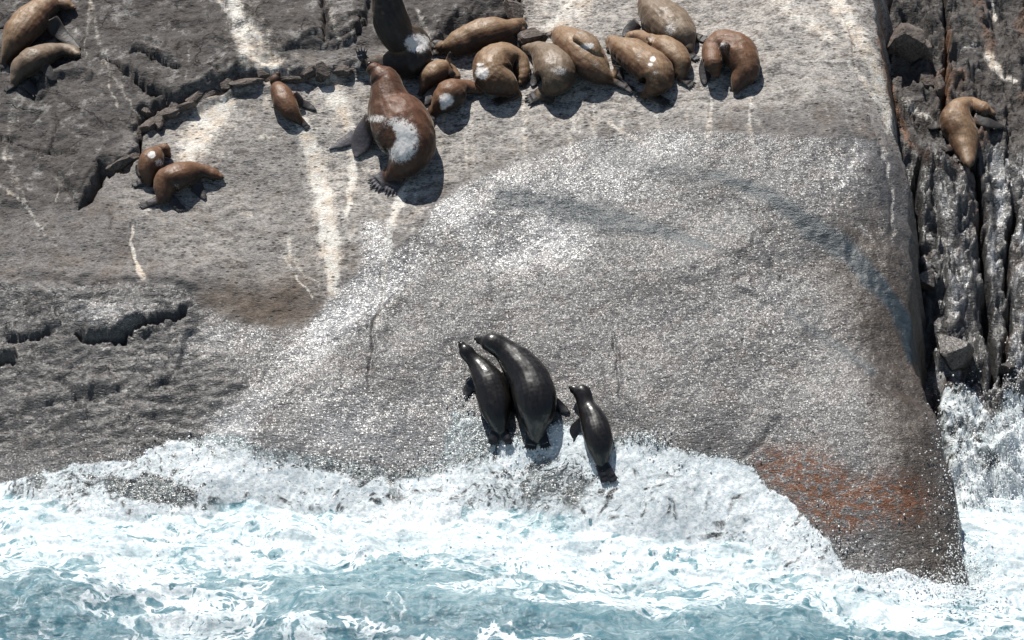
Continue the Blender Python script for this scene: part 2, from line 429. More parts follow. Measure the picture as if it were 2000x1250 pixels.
# thin foam run-off, and glare on the wet rock painted as white
glare_foam = streak(QX2, QY2, [(722, 430), (735, 520), (690, 600), (600, 680), (520, 770), (440, 850)], [26, 34, 44, 42, 44, 60], 0.1)
glare_foam = np.maximum(glare_foam, 0.8 * streak(QX2, QY2, [(850, 400), (830, 460), (770, 530), (720, 600)], [40, 50, 40, 30], 0.1))
glare_foam = np.maximum(glare_foam, 0.75 * region(QX, QY, [(850, 400), (960, 345), (1060, 300), (1340, 262), (1360, 330), (1180, 400), (1130, 520), (900, 540)], 60))
glare_foam = np.maximum(glare_foam, 0.6 * region(QX, QY, [(540, 760), (900, 740), (1000, 900), (1300, 850), (1360, 900), (1000, 960), (480, 880)], 50))
glare_foam = np.maximum(glare_foam, 0.5 * streak(QX2, QY2, [(1700, 280), (1640, 330), (1630, 400), (1700, 460)], [30, 30, 26, 10], 0.1))
glare_foam = np.maximum(glare_foam, 0.22 * streak(QX2, QY2, [(1480, 520), (1520, 640), (1640, 760), (1500, 860)], [40, 40, 50, 60], 0.1))
glare_foam = np.maximum(glare_foam, 0.5 * streak(QX2, QY2, [(120, 600), (240, 620), (340, 590)], [24, 34, 16], 0.1))
glare_foam = np.maximum(glare_foam, 0.45 * streak(QX2, QY2, [(280, 700), (380, 670), (480, 660)], [40, 40, 50], 0.1))
ws = np.maximum.reduce([streak(QX2, QY2, [(1884, 395), (1890, 520), (1888, 640)], [14, 16, 8], 0.1),
                        streak(QX2, QY2, [(1950, 300), (1948, 480), (1945, 640)], [22, 16, 10], 0.1),
                        streak(QX2, QY2, [(1995, 300), (1995, 520), (1990, 720)], [14, 18, 12], 0.1),
                        0.8 * streak(QX2, QY2, [(1850, 740), (1900, 800), (1960, 900)], [50, 50, 50], 0.1),
                        0.6 * streak(QX2, QY2, [(1840, 350), (1850, 450), (1870, 600)], [20, 24, 24], 0.1)])
glare_foam = glare_foam * (1 - 0.75 * film) * (0.75 + 0.5 * fbm(X * 0.9, Y * 0.9, 3, seed=97))
glare_foam = np.clip(np.where(WALL > 0.5, ws * ss(-0.25, 0.3, fbm(X * 3, Y * 2, 3, seed=98)), glare_foam * MAIN), 0, 1) * wet

# the swash: how far the foam of the last wave reaches up the rock
SW = [(-900, 1010), (-300, 965), (0, 946), (60, 930), (130, 910), (200, 898), (262, 890), (300, 872), (345, 856), (400, 842), (445, 848), (470, 858), (520, 874), (600, 884), (700, 905), (780, 920), (850, 900), (872, 850), (893, 800), (925, 812), (985, 832), (1040, 838),
      (1085, 796), (1112, 826), (1190, 850), (1232, 842), (1275, 846), (1310, 876), (1370, 884), (1430, 886), (1470, 912), (1500, 945), (1540, 975), (1580, 1012), (1612, 1045), (1632, 1080), (1645, 1105), (1700, 1118), (1760, 1110), (1820, 1132), (1870, 1142), (1905, 1165)]
SWc = SW + [(1910, 1600), (-900, 1600)]

def grid_mesh(name, P, mask_faces=None):
    """P: (ny,nx,3). returns a mesh and the indices of kept vertices"""
    ny, nx = P.shape[:2]
    idx = np.arange(ny * nx).reshape(ny, nx)
    q = np.stack([idx[:-1, :-1], idx[:-1, 1:], idx[1:, 1:], idx[1:, :-1]], -1).reshape(-1, 4)
    if mask_faces is not None: q = q[mask_faces.reshape(-1)]
    used = np.zeros(ny * nx, bool); used[q.ravel()] = True
    remap = np.cumsum(used) - 1
    q = remap[q]
    co = P.reshape(-1, 3)[used].astype(np.float32)
    me = bpy.data.meshes.new(name)
    me.vertices.add(len(co)); me.vertices.foreach_set('co', co.ravel())
    me.loops.add(q.size); me.loops.foreach_set('vertex_index', q.ravel().astype(np.int32))
    me.polygons.add(len(q)); me.polygons.foreach_set('loop_start', (np.arange(len(q)) * 4).astype(np.int32))
    me.update(calc_edges=True)
    me.polygons.foreach_set('use_smooth', np.ones(len(q), bool))
    return me, used

def attr(me, name, arrs, used):
    a = me.attributes.new(name, 'FLOAT_COLOR', 'POINT')
    d = np.stack([np.clip(np.asarray(x, np.float32), 0, 1).ravel()[used] for x in arrs], -1).astype(np.float32)
    a.data.foreach_set('color', d.ravel())

def link(o, **kw):
    COL.objects.link(o)
    for k, v in kw.items(): o[k] = v
    return o

# ------------------------------------------------------------------ node helper
class NT:
    def __init__(s, mat):
        mat.use_nodes = True
        s.t = mat.node_tree; s.t.nodes.clear(); s.n = s.t.nodes; s.l = s.t.links
    def val(s, sock, v):
        if isinstance(v, bpy.types.NodeSocket): s.l.new(v, sock)
        elif v is not None:
            if isinstance(v, (tuple, list)) and len(v) == 3 and sock.type == 'RGBA': v = (*v, 1)
            sock.default_value = v
    def add(s, typ, _out=0, **ins):
        n = s.n.new(typ)
        for k, v in ins.items():
            if k.startswith('p_'): setattr(n, k[2:], v)
        for k, v in ins.items():
            if k.startswith('i'):
                if k[1:].isdigit(): s.val(n.inputs[int(k[1:])], v)
            elif not k.startswith('p_'): s.val(n.inputs[k], v)
        return n
    def math(s, op, a, b=None, c=None, clamp=False):
        n = s.n.new('ShaderNodeMath'); n.operation = op; n.use_clamp = clamp
        s.val(n.inputs[0], a)
        if b is not None: s.val(n.inputs[1], b)
        if c is not None: s.val(n.inputs[2], c)
        return n.outputs[0]
    def mix(s, f, a, b, blend='MIX'):
        n = s.n.new('ShaderNodeMix'); n.data_type = 'RGBA'; n.blend_type = blend
        s.val(n.inputs[0], f); s.val(n.inputs[6], a); s.val(n.inputs[7], b)
        return n.outputs[2]
    def mixf(s, f, a, b):
        n = s.n.new('ShaderNodeMix'); n.data_type = 'FLOAT'
        s.val(n.inputs[0], f); s.val(n.inputs[2], a); s.val(n.inputs[3], b)
        return n.outputs[0]
    def ramp(s, f, a, b, lo=0.0, hi=1.0, smooth=True):
        n = s.n.new('ShaderNodeMapRange'); n.interpolation_type = 'SMOOTHSTEP' if smooth else 'LINEAR'
        s.val(n.inputs[0], f)
        for i, v in ((1, a), (2, b), (3, lo), (4, hi)): s.val(n.inputs[i], v)
        return n.outputs[0]
    def noise(s, co, scale, detail=4, rough=0.55, dist=0.0):
        n = s.n.new('ShaderNodeTexNoise')
        s.val(n.inputs['Vector'], co); n.inputs['Scale'].default_value = scale
        n.inputs['Detail'].default_value = detail; n.inputs['Roughness'].default_value = rough
        n.inputs['Distortion'].default_value = dist
        return n.outputs[0]
    def voro(s, co, scale, feature='F1', rnd=1.0):
        n = s.n.new('ShaderNodeTexVoronoi'); n.feature = feature
        s.val(n.inputs['Vector'], co); n.inputs['Scale'].default_value = scale
        n.inputs['Randomness'].default_value = rnd
        return n.outputs[0]
    def map(s, co, sc=(1, 1, 1), rot=(0, 0, 0), loc=(0, 0, 0)):
        n = s.n.new('ShaderNodeMapping')
        s.val(n.inputs[0], co); n.inputs[1].default_value = loc; n.inputs[2].default_value = rot; n.inputs[3].default_value = sc
        return n.outputs[0]
    def attr(s, name):
        n = s.n.new('ShaderNodeAttribute'); n.attribute_name = name
        sp = s.n.new('ShaderNodeSeparateColor'); s.l.new(n.outputs['Color'], sp.inputs[0])
        return sp.outputs[0], sp.outputs[1], sp.outputs[2], n.outputs['Alpha']
    def bump(s, h, strength=1.0, dist=0.01, normal=None):
        n = s.n.new('ShaderNodeBump'); s.val(n.inputs['Height'], h)
        s.val(n.inputs['Strength'], strength); s.val(n.inputs['Distance'], dist)
        if normal is not None: s.val(n.inputs['Normal'], normal)
        return n.outputs[0]
    def out(s, sh):
        o = s.n.new('ShaderNodeOutputMaterial'); s.l.new(sh, o.inputs[0])
    def bsdf(s, **k):
        n = s.n.new('ShaderNodeBsdfPrincipled')
        for a, b in k.items(): s.val(n.inputs[a.replace('_', ' ')], b)
        return n.outputs[0]
    def co(s):
        return s.n.new('ShaderNodeTexCoord').outputs['Object']

def facets(t, co, scale, tilt, base):
    """grain-sized facets of the wet surface, each with its own tilt"""
    n_ = t.n.new('ShaderNodeTexVoronoi'); n_.inputs['Scale'].default_value = scale; t.l.new(t.map(co, (0.8, 1.0, 1.0)), n_.inputs['Vector'])
    a_ = t.n.new('ShaderNodeVectorMath'); a_.operation = 'SUBTRACT'; t.l.new(n_.outputs['Color'], a_.inputs[0]); a_.inputs[1].default_value = (0.5, 0.5, 0.5)
    b_ = t.n.new('ShaderNodeVectorMath'); b_.operation = 'SCALE'; t.l.new(a_.outputs[0], b_.inputs[0]); b_.inputs['Scale'].default_value = tilt * 2
    c_ = t.n.new('ShaderNodeVectorMath'); c_.operation = 'ADD'; t.l.new(b_.outputs[0], c_.inputs[0])
    if base is None: base = t.n.new('ShaderNodeNewGeometry').outputs['Normal']
    t.l.new(base, c_.inputs[1])
    d_ = t.n.new('ShaderNodeVectorMath'); d_.operation = 'NORMALIZE'; t.l.new(c_.outputs[0], d_.inputs[0])
    return n_.outputs[0], d_.outputs[0]

def rock_material(name='rock', plain=False):
    m = bpy.data.materials.new(name); t = NT(m); co = t.co()
    if plain:
        z = t.math('ADD', 0.0, 0.0)
        guano, wet, film, algae = z, 0.0, 0.0, 0.0
        pale, brown, glare_foam, rust = 0.1, 0.35, 0.0, 0.15
        guano = 0.05; rgh, low_, wl_ = 0.6, 0.0, 0.0
        if isinstance(plain, float): wet = plain; brown = 0.5; guano = 0.0
    else:
        guano, wet, film, algae = t.attr('m1')
        pale, brown, glare_foam, rust = t.attr('m2')
        rgh, low_, wl_, _ = t.attr('m3')
    wide = t.map(co, (0.55, 1.0, 1.3))
    n1 = t.noise(co, 1.1, 5, 0.6)
    n2 = t.noise(wide, 7.0, 5, 0.65)
    n3 = t.noise(wide, 26.0, 4, 0.7)
    nf = t.noise(co, 80.0, 3, 0.7)
    pits = t.ramp(t.voro(t.map(co, (0.6, 1.0, 1.3)), 11.0), 0.12, 0.36)            # 0 in the pit
    pitsel = t.ramp(t.noise(co, 5.0, 3, 0.6), 0.40, 0.56)
    pit = t.math('MULTIPLY', t.math('SUBTRACT', 1.0, pits), pitsel)
    # stone
    v = t.math('ADD', t.math('MULTIPLY', n2, 0.6), t.math('MULTIPLY', n3, 0.55))
    v = t.ramp(v, 0.36, 0.80, smooth=False)
    c = t.mix(v, (0.022, 0.020, 0.019), (0.36, 0.335, 0.315))
    c = t.mix(t.ramp(n1, 0.35, 0.7, 0, 0.5), c, (0.13, 0.125, 0.125))
    c = t.mix(t.math('MULTIPLY', t.ramp(t.noise(co, 2.3, 4, 0.6), 0.45, 0.65), 0.35), c, (0.15, 0.105, 0.075))
    c = t.mix(t.math('MULTIPLY', brown, 0.85), c, t.mix(v, (0.026, 0.017, 0.011), (0.17, 0.112, 0.068)))
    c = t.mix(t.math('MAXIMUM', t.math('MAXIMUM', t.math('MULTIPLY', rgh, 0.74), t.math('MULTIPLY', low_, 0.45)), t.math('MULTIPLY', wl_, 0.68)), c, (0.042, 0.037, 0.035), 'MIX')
    # pale crust in the dry part
    pf = t.math('MULTIPLY', pale, t.ramp(t.math('ADD', t.math('MULTIPLY', n2, 0.5), t.math('MULTIPLY', n3, 0.5)), 0.38, 0.60))
    c = t.mix(t.math('MULTIPLY', pf, 0.88), c, (0.46, 0.43, 0.395))
    # droppings washed down in streaks
    gn = t.ramp(t.math('ADD', guano, t.math('MULTIPLY', t.math('SUBTRACT', t.math('ADD', t.math('MULTIPLY', n2, 0.5), t.math('MULTIPLY', n3, 0.5)), 0.5), 1.6)), 0.18, 0.75)
    gs = t.noise(t.map(co, (9.0, 1.3, 1.3)), 1.0, 5, 0.7)
    gn = t.math('MULTIPLY', gn, t.math('MULTIPLY', t.ramp(guano, 0.0, 0.12), t.ramp(t.math('ADD', gs, t.math('MULTIPLY', guano, 0.25)), 0.44, 0.66, 0.15, 1.0)))
    gcol = t.mix(t.ramp(t.noise(co, 3.0, 3), 0.4, 0.65), (0.72, 0.69, 0.63), (0.62, 0.53, 0.43))
    c = t.mix(t.math('MULTIPLY', gn, 0.9), c, gcol)
    c = t.mix(t.math('MULTIPLY', rust, t.ramp(n3, 0.4, 0.6, 0.1, 0.75)), c, (0.28, 0.12, 0.045))
    # small scattered lichen specks
    lich = t.math('MULTIPLY', t.ramp(t.noise(co, 9.0, 5, 0.75), 0.62, 0.70), 0.45)
    c = t.mix(t.math('MULTIPLY', lich, t.math('SUBTRACT', 1.0, wet)), c, (0.42, 0.41, 0.39))
    c = t.mix(t.math('MULTIPLY', pit, 0.72), c, (0.035, 0.031, 0.028))
    # joints and hairline fractures
    wv_ = t.n.new('ShaderNodeVectorMath'); wv_.operation = 'MULTIPLY_ADD'
    wn_ = t.n.new('ShaderNodeTexNoise'); wn_.inputs['Scale'].default_value = 1.6; wn_.inputs['Detail'].default_value = 6; wn_.inputs['Roughness'].default_value = 0.65
    t.l.new(co, wn_.inputs['Vector']); t.l.new(wn_.outputs['Color'], wv_.inputs[0]); wv_.inputs[1].default_value = (0.9, 0.9, 0.9); t.l.new(co, wv_.inputs[2])
    fe = t.voro(t.map(wv_.outputs[0], (0.7, 1.0, 1.0), (0, 0, 0.5)), 1.1, 'DISTANCE_TO_EDGE')
    fe2 = t.voro(t.map(wv_.outputs[0], (0.8, 1.9, 1.6), (0, 0, -0.3)), 2.3, 'DISTANCE_TO_EDGE')
    fsel = t.ramp(t.noise(co, 0.8, 3, 0.6), 0.42, 0.60)
    frk = t.math('MAXIMUM', t.math('MULTIPLY', t.ramp(fe, 0.0, 0.030, 1.0, 0.0), fsel), t.math('MULTIPLY', t.ramp(fe2, 0.0, 0.045, 0.8, 0.0), t.ramp(t.noise(co, 1.7, 3, 0.6), 0.50, 0.66)))
    frk = t.math('MULTIPLY', frk, t.math('MAXIMUM', t.math('MAXIMUM', rgh, low_), t.math('MULTIPLY', wl_, 0.8)), clamp=True)
    c = t.mix(t.math('MULTIPLY', frk, 0.85), c, (0.020, 0.017, 0.015))
    # dark weathered skin and pale dust on the rough upper rock
    c = t.mix(t.math('MULTIPLY', rgh, t.ramp(t.noise(co, 1.8, 5, 0.65), 0.50, 0.62, 0.0, 0.60)), c, (0.060, 0.053, 0.050))
    c = t.mix(t.math('MULTIPLY', rgh, t.ramp(t.noise(t.map(co, (1, 1, 1), (0, 0, 0), (5, 3, 1)), 2.4, 6, 0.72), 0.53, 0.66, 0.0, 0.55)), c, (0.34, 0.325, 0.31))
    # algae
    al = t.math('MULTIPLY', algae, t.ramp(t.noise(wide, 9.0, 5, 0.78), 0.44, 0.54))
    c = t.mix(al, c, t.mix(nf, (0.13, 0.038, 0.009), (0.42, 0.125, 0.020)))
    # wet stone is darker
    wetc = t.mix(1.0, c, (0.52, 0.535, 0.56), 'MULTIPLY')
    c = t.mix(t.math('MULTIPLY', wet, t.math('SUBTRACT', 1.0, t.math('MULTIPLY', glare_foam, 0.6))), c, wetc)
    # thin foam, and sun glare on wet stone painted as pale specks
    sn = t.math('MULTIPLY', t.ramp(glare_foam, 0.02, 0.3), t.ramp(t.math('ADD', t.math('ADD', t.math('MULTIPLY', nf, 0.5), t.math('MULTIPLY', t.noise(wide, 34.0, 4, 0.75), 0.5)), t.math('MULTIPLY', glare_foam, 0.20)), 0.56, 0.68))
    c = t.mix(t.math('MULTIPLY', sn, 0.55), c, (0.50, 0.51, 0.52))
    gr = t.math('ADD', t.math('MULTIPLY', t.noise(wide, 40.0, 3, 0.75), 0.6), t.math('MULTIPLY', nf, 0.4))
    c = t.mix(t.mixf(wet, 0.45, 0.9), c, t.mix(t.ramp(gr, 0.40, 0.60), (0.30, 0.29, 0.29), (1.55, 1.55, 1.55)), 'MULTIPLY')
    c = t.mix(t.ramp(film, 0.05, 0.75), c, t.mix(nf, (0.014, 0.022, 0.029), (0.034, 0.050, 0.060)))  # blue of the reflected sky painted into the water film's colour
    # gloss
    dryr = t.ramp(nf, 0.3, 0.7, 0.62, 0.85)
    wetr = t.mixf(al, 0.42, 0.6)
    r = t.mixf(wet, dryr, wetr)
    # relief
    grain = t.math('ADD', t.math('ADD', t.math('MULTIPLY', n3, 1.0), t.math('MULTIPLY', pit, -0.55)), t.math('MULTIPLY', frk, -1.6))
    b1 = t.bump(n2, 0.55, 0.05)
    b2 = t.bump(grain, t.mixf(film, 0.75, 0.3), 0.022, b1)
    spk = t.math('ADD', t.noise(wide, 34.0, 3, 0.7), t.math('MULTIPLY', nf, 0.25))
    b3 = t.bump(spk, t.mixf(film, t.mixf(wet, 0.25, 0.9), 0.35), t.mixf(wet, 0.012, 0.020), b2)
    cw, cn = facets(t, co, 52.0, 0.32, b1)
    wgt = t.math('MULTIPLY', t.math('MULTIPLY', t.math('MULTIPLY', wet, t.math('SUBTRACT', 1.0, t.math('MULTIPLY', low_, 0.5))), t.ramp(glare_foam, 0.0, 0.6, 0.52, 1.0)), t.math('SUBTRACT', 1.0, t.math('MAXIMUM', t.math('MULTIPLY', film, 1.0), t.math('MAXIMUM', t.math('MULTIPLY', brown, 0.55), t.math('MULTIPLY', al, 0.6)))), clamp=True)
    sh = t.bsdf(Base_Color=c, Roughness=r, Specular_IOR_Level=t.mixf(wet, 0.25, 0.5), Normal=b3, Coat_Weight=wgt, Coat_Roughness=0.31, Coat_IOR=1.6, Coat_Normal=cn)
    t.out(sh)
    return m

M_ROCK = rock_material()
M_STONE = rock_material('loose_rock', True)
M_STONE_WET = rock_material('loose_rock_wet', 1.0)

P = np.stack([X, Y, Z], -1)
fw = (WALL[:-1, :-1] + WALL[1:, 1:] + WALL[:-1, 1:] + WALL[1:, :-1]) > 1.5
# clear away what lies deep under the sea
deep = (Z[:-1, :-1] < -3.0) & (Z[1:, 1:] < -3.0)
for nm, mk in (('rock_slope', ~fw & ~deep), ('rock_cliff', fw & ~deep)):
    me, used = grid_mesh(nm, P, mk)
    attr(me, 'm1', [guano, wet, film, algae], used)
    attr(me, 'm2', [pale, brown, glare_foam, gullyrust], used)
    attr(me, 'm3', [rough, llow, WALL, WALL], used)
    me.materials.append(M_ROCK)
    link(bpy.data.objects.new(nm, me), kind='structure')

# ------------------------------------------------------------------ SEA
sx = np.concatenate([np.linspace(-60, -12, 60)[:-1], np.linspace(-12, -9.8, 40)[:-1], np.arange(-9.8, 9.8, 0.026), np.linspace(9.8, 12, 40)[1:], np.linspace(12, 60, 60)[1:]])
sy = np.concatenate([np.linspace(-80, -11.0, 90)[:-1], np.arange(-11.0, -2.4, 0.05), np.arange(-2.4, 4.2, 0.026)])
SX, SY = np.meshgrid(sx, sy)

def lookup(F, x, y):
    x = np.clip(x, xs[0], xs[-1] - 1e-6); y = np.clip(y, ys[0], ys[-1] - 1e-6)
    i = np.clip(np.searchsorted(xs, x, side='right') - 1, 0, NX - 2); j = np.clip(np.searchsorted(ys, y, side='right') - 1, 0, NY - 2)
    fx = (x - xs[i]) / (xs[i + 1] - xs[i]); fy = (y - ys[j]) / (ys[j + 1] - ys[j])
    return (F[j, i] * (1 - fx) + F[j, i + 1] * fx) * (1 - fy) + (F[j + 1, i] * (1 - fx) + F[j + 1, i + 1] * fx) * fy

RZ = lookup(Z, SX, SY)
RW = lookup(WALL, SX, SY)
RZ = np.where((SY < ys[0]) | (np.abs(SX) > 16.9), -9.0, RZ)
def ridge(x, y, s): return 1 - np.abs(pn(x, y, s)) * 1.6
wv = 0.24 * np.sin(SY * 1.15 + 0.25 * SX + 1.3 * pn(SX * 0.2, SY * 0.2, 101)) * ss(1, -3, SY)
wv += 0.16 * fbm(SX * 0.35 + SY * .1, SY * 0.55, 3, seed=103)
wv += 0.10 * ridge(SX * 0.7 + 0.5 * pn(SX * .6, SY, 105), SY * 1.7 + 0.3 * SX, 107) * 1.0
wv += 0.035 * ridge(SX * 2.0 + pn(SX, SY * 2, 108), SY * 4.5 + .8 * SX, 109)
wv += 0.007 * ridge(SX * 6.0 + SY, SY * 12 + SX, 111)
# a swell lifting toward the camera side at the lower left, washing over the rock
wv += 0.22 * np.exp(-((SX + 7.5) / 2.6) ** 2 - ((SY + 3.4) / 0.7) ** 2)
wv += 0.22 * np.exp(-((SX + 1.0) / 2.6) ** 2 - ((SY + 3.6) / 0.6) ** 2)
wv += 0.18 * np.exp(-((SX - 4.6) / 2.2) ** 2 - ((SY + 4.5) / 0.6) ** 2)
near = ss(-6.5, -2.5, SY)
wv += near * 0.036 * fbm(SX * 2.6, SY * 2.6, 4, 0.5, seed=115)
# the sheet running up the rock
pxr, pyr = proj(SX, SY, RZ)
gx = pxr + 10 * pn(SX * 1.7, SY * 1.7, 121) + 6 * pn(SX * 6, SY * 6, 122); gy = pyr + 6 * pn(SX * 1.7, SY * 1.7, 123) + 5 * pn(SX * 6, SY * 6, 124)
d, s, t_ = polyd(gx, gy, SWc, lim=500, closed=True)
sd = np.where(inside(gx, gy, SWc), d, -d)
swr = region(gx, gy, [(1840, 770), (1880, 750), (1945, 830), (1960, 760), (1990, 770), (2300, 800), (2300, 1500), (1840, 1500)], 14)
thick = np.where(sd > 0, 0.012 + 0.10 * ss(0, 160, sd) + 0.02 * ss(0, 8, sd), -0.03 + 0.0 * sd)
clump = fbm(SX * 3.0, SY * 3.0, 4, 0.6, seed=131)
thick = thick + np.where(sd > 0, (0.022 * clump + 0.008 * np.abs(pn(SX * 9, SY * 9, 133))) * ss(0, 40, sd), 0)
thickw = np.where(swr > 0.4, 0.015 + 0.05 * swr * (0.5 + clump * .6), -0.04)
thick = np.where(RW > 0.5, thickw, thick)
surf = np.maximum(wv, RZ + thick)
onrock = ss(0.0, 0.10, (RZ + thick) - wv) * (thick > -0.01)
SPX, SPY = proj(SX, SY, surf)
f1x = SPX + 50 * fbm(SX * 0.4, SY * 0.6, 3, seed=141); f1y = SPY + 42 * fbm(SX * 0.32, SY * .6, 3, seed=145) - 0.035 * (SPX - 700)
# foam cover, 0..1
cov = np.interp(f1y + 0 * f1x, [840, 930, 1010, 1060, 1120, 1170, 1250, 1400], [0.58, 0.66, 0.70, 0.72, 0.66, 0.60, 0.54, 0.32])
cov = np.where(SPY > 1500, 0.22, cov)
mid = ss(400, 520, SPX) * ss(1360, 1260, SPX)
covr = np.interp(f1y, [840, 880, 930, 980, 1030], [0.58, 0.70, 0.78, 0.82, 0.84]) * mid + (1 - mid) * np.interp(f1y, [860, 960, 1050], [0.84, 0.80, 0.78])
cov = np.where((onrock > 0.3) & (RW < 0.5), covr, cov)
def bump_cov(cx, cy, rx, ry, k):
    global cov
    cov = cov + k * np.exp(-((f1x - cx) / rx) ** 2 - ((f1y - cy) / ry) ** 2)
bump_cov(350, 1180, 130, 60, 0.25); bump_cov(60, 1060, 120, 30, 0.2); bump_cov(150, 1210, 170, 35, -0.15)
bump_cov(90, 1170, 120, 30, -0.28); bump_cov(640, 1150, 130, 30, -0.40); bump_cov(760, 1180, 150, 34, -0.4); bump_cov(960, 1180, 200, 40, -0.25)
bump_cov(1500, 1215, 300, 30, -0.5); bump_cov(1300, 1190, 200, 30, -0.25); bump_cov(700, 1050, 300, 40, 0.2); bump_cov(1100, 1060, 300, 50, 0.2)
bump_cov(1960, 1080, 90, 80, 0.45); bump_cov(1780, 1140, 120, 22, 0.35); bump_cov(560, 1230, 60, 20, 0.2); bump_cov(450, 1090, 120, 20, -0.2)
bump_cov(1950, 1230, 100, 30, -0.3); bump_cov(1300, 1120, 250, 30, 0.12); bump_cov(420, 1160, 70, 14, -0.25)
bump_cov(1420, 1010, 60, 40, -0.28); bump_cov(1000, 930, 150, 18, -0.15); bump_cov(340, 960, 60, 22, -0.75); bump_cov(270, 975, 90, 12, -0.35); bump_cov(1540, 1100, 90, 24, -0.15)
bump_cov(1086, 852, 34, 30, 0.4); bump_cov(1010, 868, 30, 20, 0.35); bump_cov(1262, 856, 60, 14, 0.4); bump_cov(910, 800, 26, 16, 0.2); bump_cov(1190, 905, 40, 24, 0.3); bump_cov(800, 905, 90, 14, 0.3); bump_cov(960, 900, 80, 10, 0.15); bump_cov(1120, 935, 50, 16, -0.2); bump_cov(640, 960, 220, 30, 0.1); bump_cov(210, 975, 80, 14, -0.25); bump_cov(1180, 880, 150, 20, 0.1)
cov += 0.20 * fbm(SX * 0.55, SY * 0.9, 3, seed=151) + 0.08 * fbm(SX * 2.2, SY * 3.0, 2, seed=157)
fadew = np.interp(SPX, [-200, 330, 450, 900, 1290, 1440, 1600], [10, 12, 60, 46, 40, 14, 10]); edgefade = ss(-0.05, 1, sd / fadew) * 0.62 + 0.38
cov = np.where((RW < 0.5) & (onrock > 0.5), cov * edgefade, cov)
cov = np.where(RW > 0.5, np.clip(0.36 + 0.30 * swr + 0.35 * ss(880, 960, SPY) + 0.25 * clump + 0.3 * streak(SPX, SPY, [(1968, 750), (1985, 830), (1985, 960)], [10, 22, 34], 0.2), 0, 1), cov)
milky = np.clip(np.interp(f1y, [1000, 1100, 1180, 1240, 1500], [0.9, 0.75, 0.5, 0.25, 0.15]), 0, 1)
milky = np.where(SPY > 1500, 0.12, milky)
keep = (surf > RZ - 0.02) | (thick > -0.01)
kf = keep[:-1, :-1] | keep[1:, 1:] | keep[:-1, 1:] | keep[1:, :-1]
me, used = grid_mesh('sea', np.stack([SX, SY, surf], -1), kf)
attr(me, 'w1', [cov, onrock, milky, np.ones_like(cov)], used)

m = bpy.data.materials.new('sea_water'); t = NT(m); co = t.co()
cv, onr, milk, _ = t.attr('w1')
warp = t.n.new('ShaderNodeVectorMath'); warp.operation = 'MULTIPLY_ADD'
nz = t.n.new('ShaderNodeTexNoise'); nz.inputs['Scale'].default_value = 0.9; nz.inputs['Detail'].default_value = 4; t.l.new(co, nz.inputs['Vector'])
t.l.new(nz.outputs['Color'], warp.inputs[0]); warp.inputs[1].default_value = (1.6, 1.6, 1.6); t.l.new(co, warp.inputs[2])
wc = t.map(warp.outputs[0], (0.8, 1.25, 0.6), (0, 0, math.radians(-14)))
def v2(co_, sc_, feat='F1'):
    n_ = t.n.new('ShaderNodeTexVoronoi'); n_.voronoi_dimensions = '2D'; n_.feature = feat
    t.l.new(co_, n_.inputs['Vector']); n_.inputs['Scale'].default_value = sc_
    return n_.outputs[0]
wob = t.math('MULTIPLY', t.math('SUBTRACT', t.noise(wc, 5.0, 5, 0.65), 0.5), 0.55)
wob2 = t.math('MULTIPLY', t.math('SUBTRACT', t.noise(wc, 14.0, 4, 0.65), 0.5), 0.5)
sel = t.ramp(t.noise(co, 0.9, 3, 0.6), 0.40, 0.58)
ra = t.ramp(cv, 0.90, 0.25, -0.12, 0.72, smooth=False)
rb = t.math('MULTIPLY', t.ramp(cv, 1.0, 0.35, 0.0, 0.60, smooth=False), t.mixf(sel, 0.45, 1.0))
rc = t.math('MULTIPLY', t.ramp(cv, 0.95, 0.35, 0.0, 0.50, smooth=False), t.mixf(sel, 1.0, 0.5))
sf = t.mixf(onr, 0.05, 0.13)
h1 = t.ramp(t.math('SUBTRACT', t.math('ADD', v2(wc, 1.25), wob), ra), sf, t.math('MULTIPLY', sf, -1.0))
h2 = t.ramp(t.math('SUBTRACT', t.math('ADD', v2(wc, 3.2), wob), rb), sf, t.math('MULTIPLY', sf, -1.0))
h3 = t.ramp(t.math('SUBTRACT', t.math('ADD', v2(wc, 9.0), wob2), rc), sf, t.math('MULTIPLY', sf, -1.0))
foam = t.math('SUBTRACT', 1.0, t.math('MAXIMUM', t.math('MAXIMUM', h1, h2), h3))
streaks = t.ramp(t.noise(t.map(warp.outputs[0], (0.5, 3.2, 1), (0, 0, -0.2)), 3.0, 5, 0.7), 0.52, 0.66)
foam = t.math('MAXIMUM', foam, t.math('MULTIPLY', streaks, t.ramp(cv, 0.15, 0.8, 0.30, 0.75)))
foam = t.math('MULTIPLY', foam, t.mixf(onr, 1.0, t.ramp(t.noise(co, 30.0, 4, 0.75), 0.30, t.ramp(cv, 0.3, 0.95, 0.75, 0.34))))
fn = t.noise(co, 14.0, 5, 0.7); fn2 = t.noise(co, 45.0, 3, 0.7)
deepc = t.mix(t.noise(wc, 1.3, 3), (0.010, 0.052, 0.080), (0.042, 0.140, 0.178))
milkc = t.mix(t.ramp(t.noise(wc, 5.0, 5, 0.7), 0.35, 0.65), (0.11, 0.245, 0.29), (0.42, 0.53, 0.555))
wcol = t.mix(milk, deepc, milkc)
bw = t.bump(t.noise(t.map(co, (0.6, 1.4, 1)), 5.0, 5, 0.65), 0.55, 0.10)
bw2 = t.bump(t.noise(t.map(co, (0.6, 1.4, 1)), 18.0, 3, 0.6), 0.30, 0.02, bw)
water = t.bsdf(Base_Color=wcol, Roughness=0.12, IOR=1.33, Specular_IOR_Level=0.5, Normal=bw2)
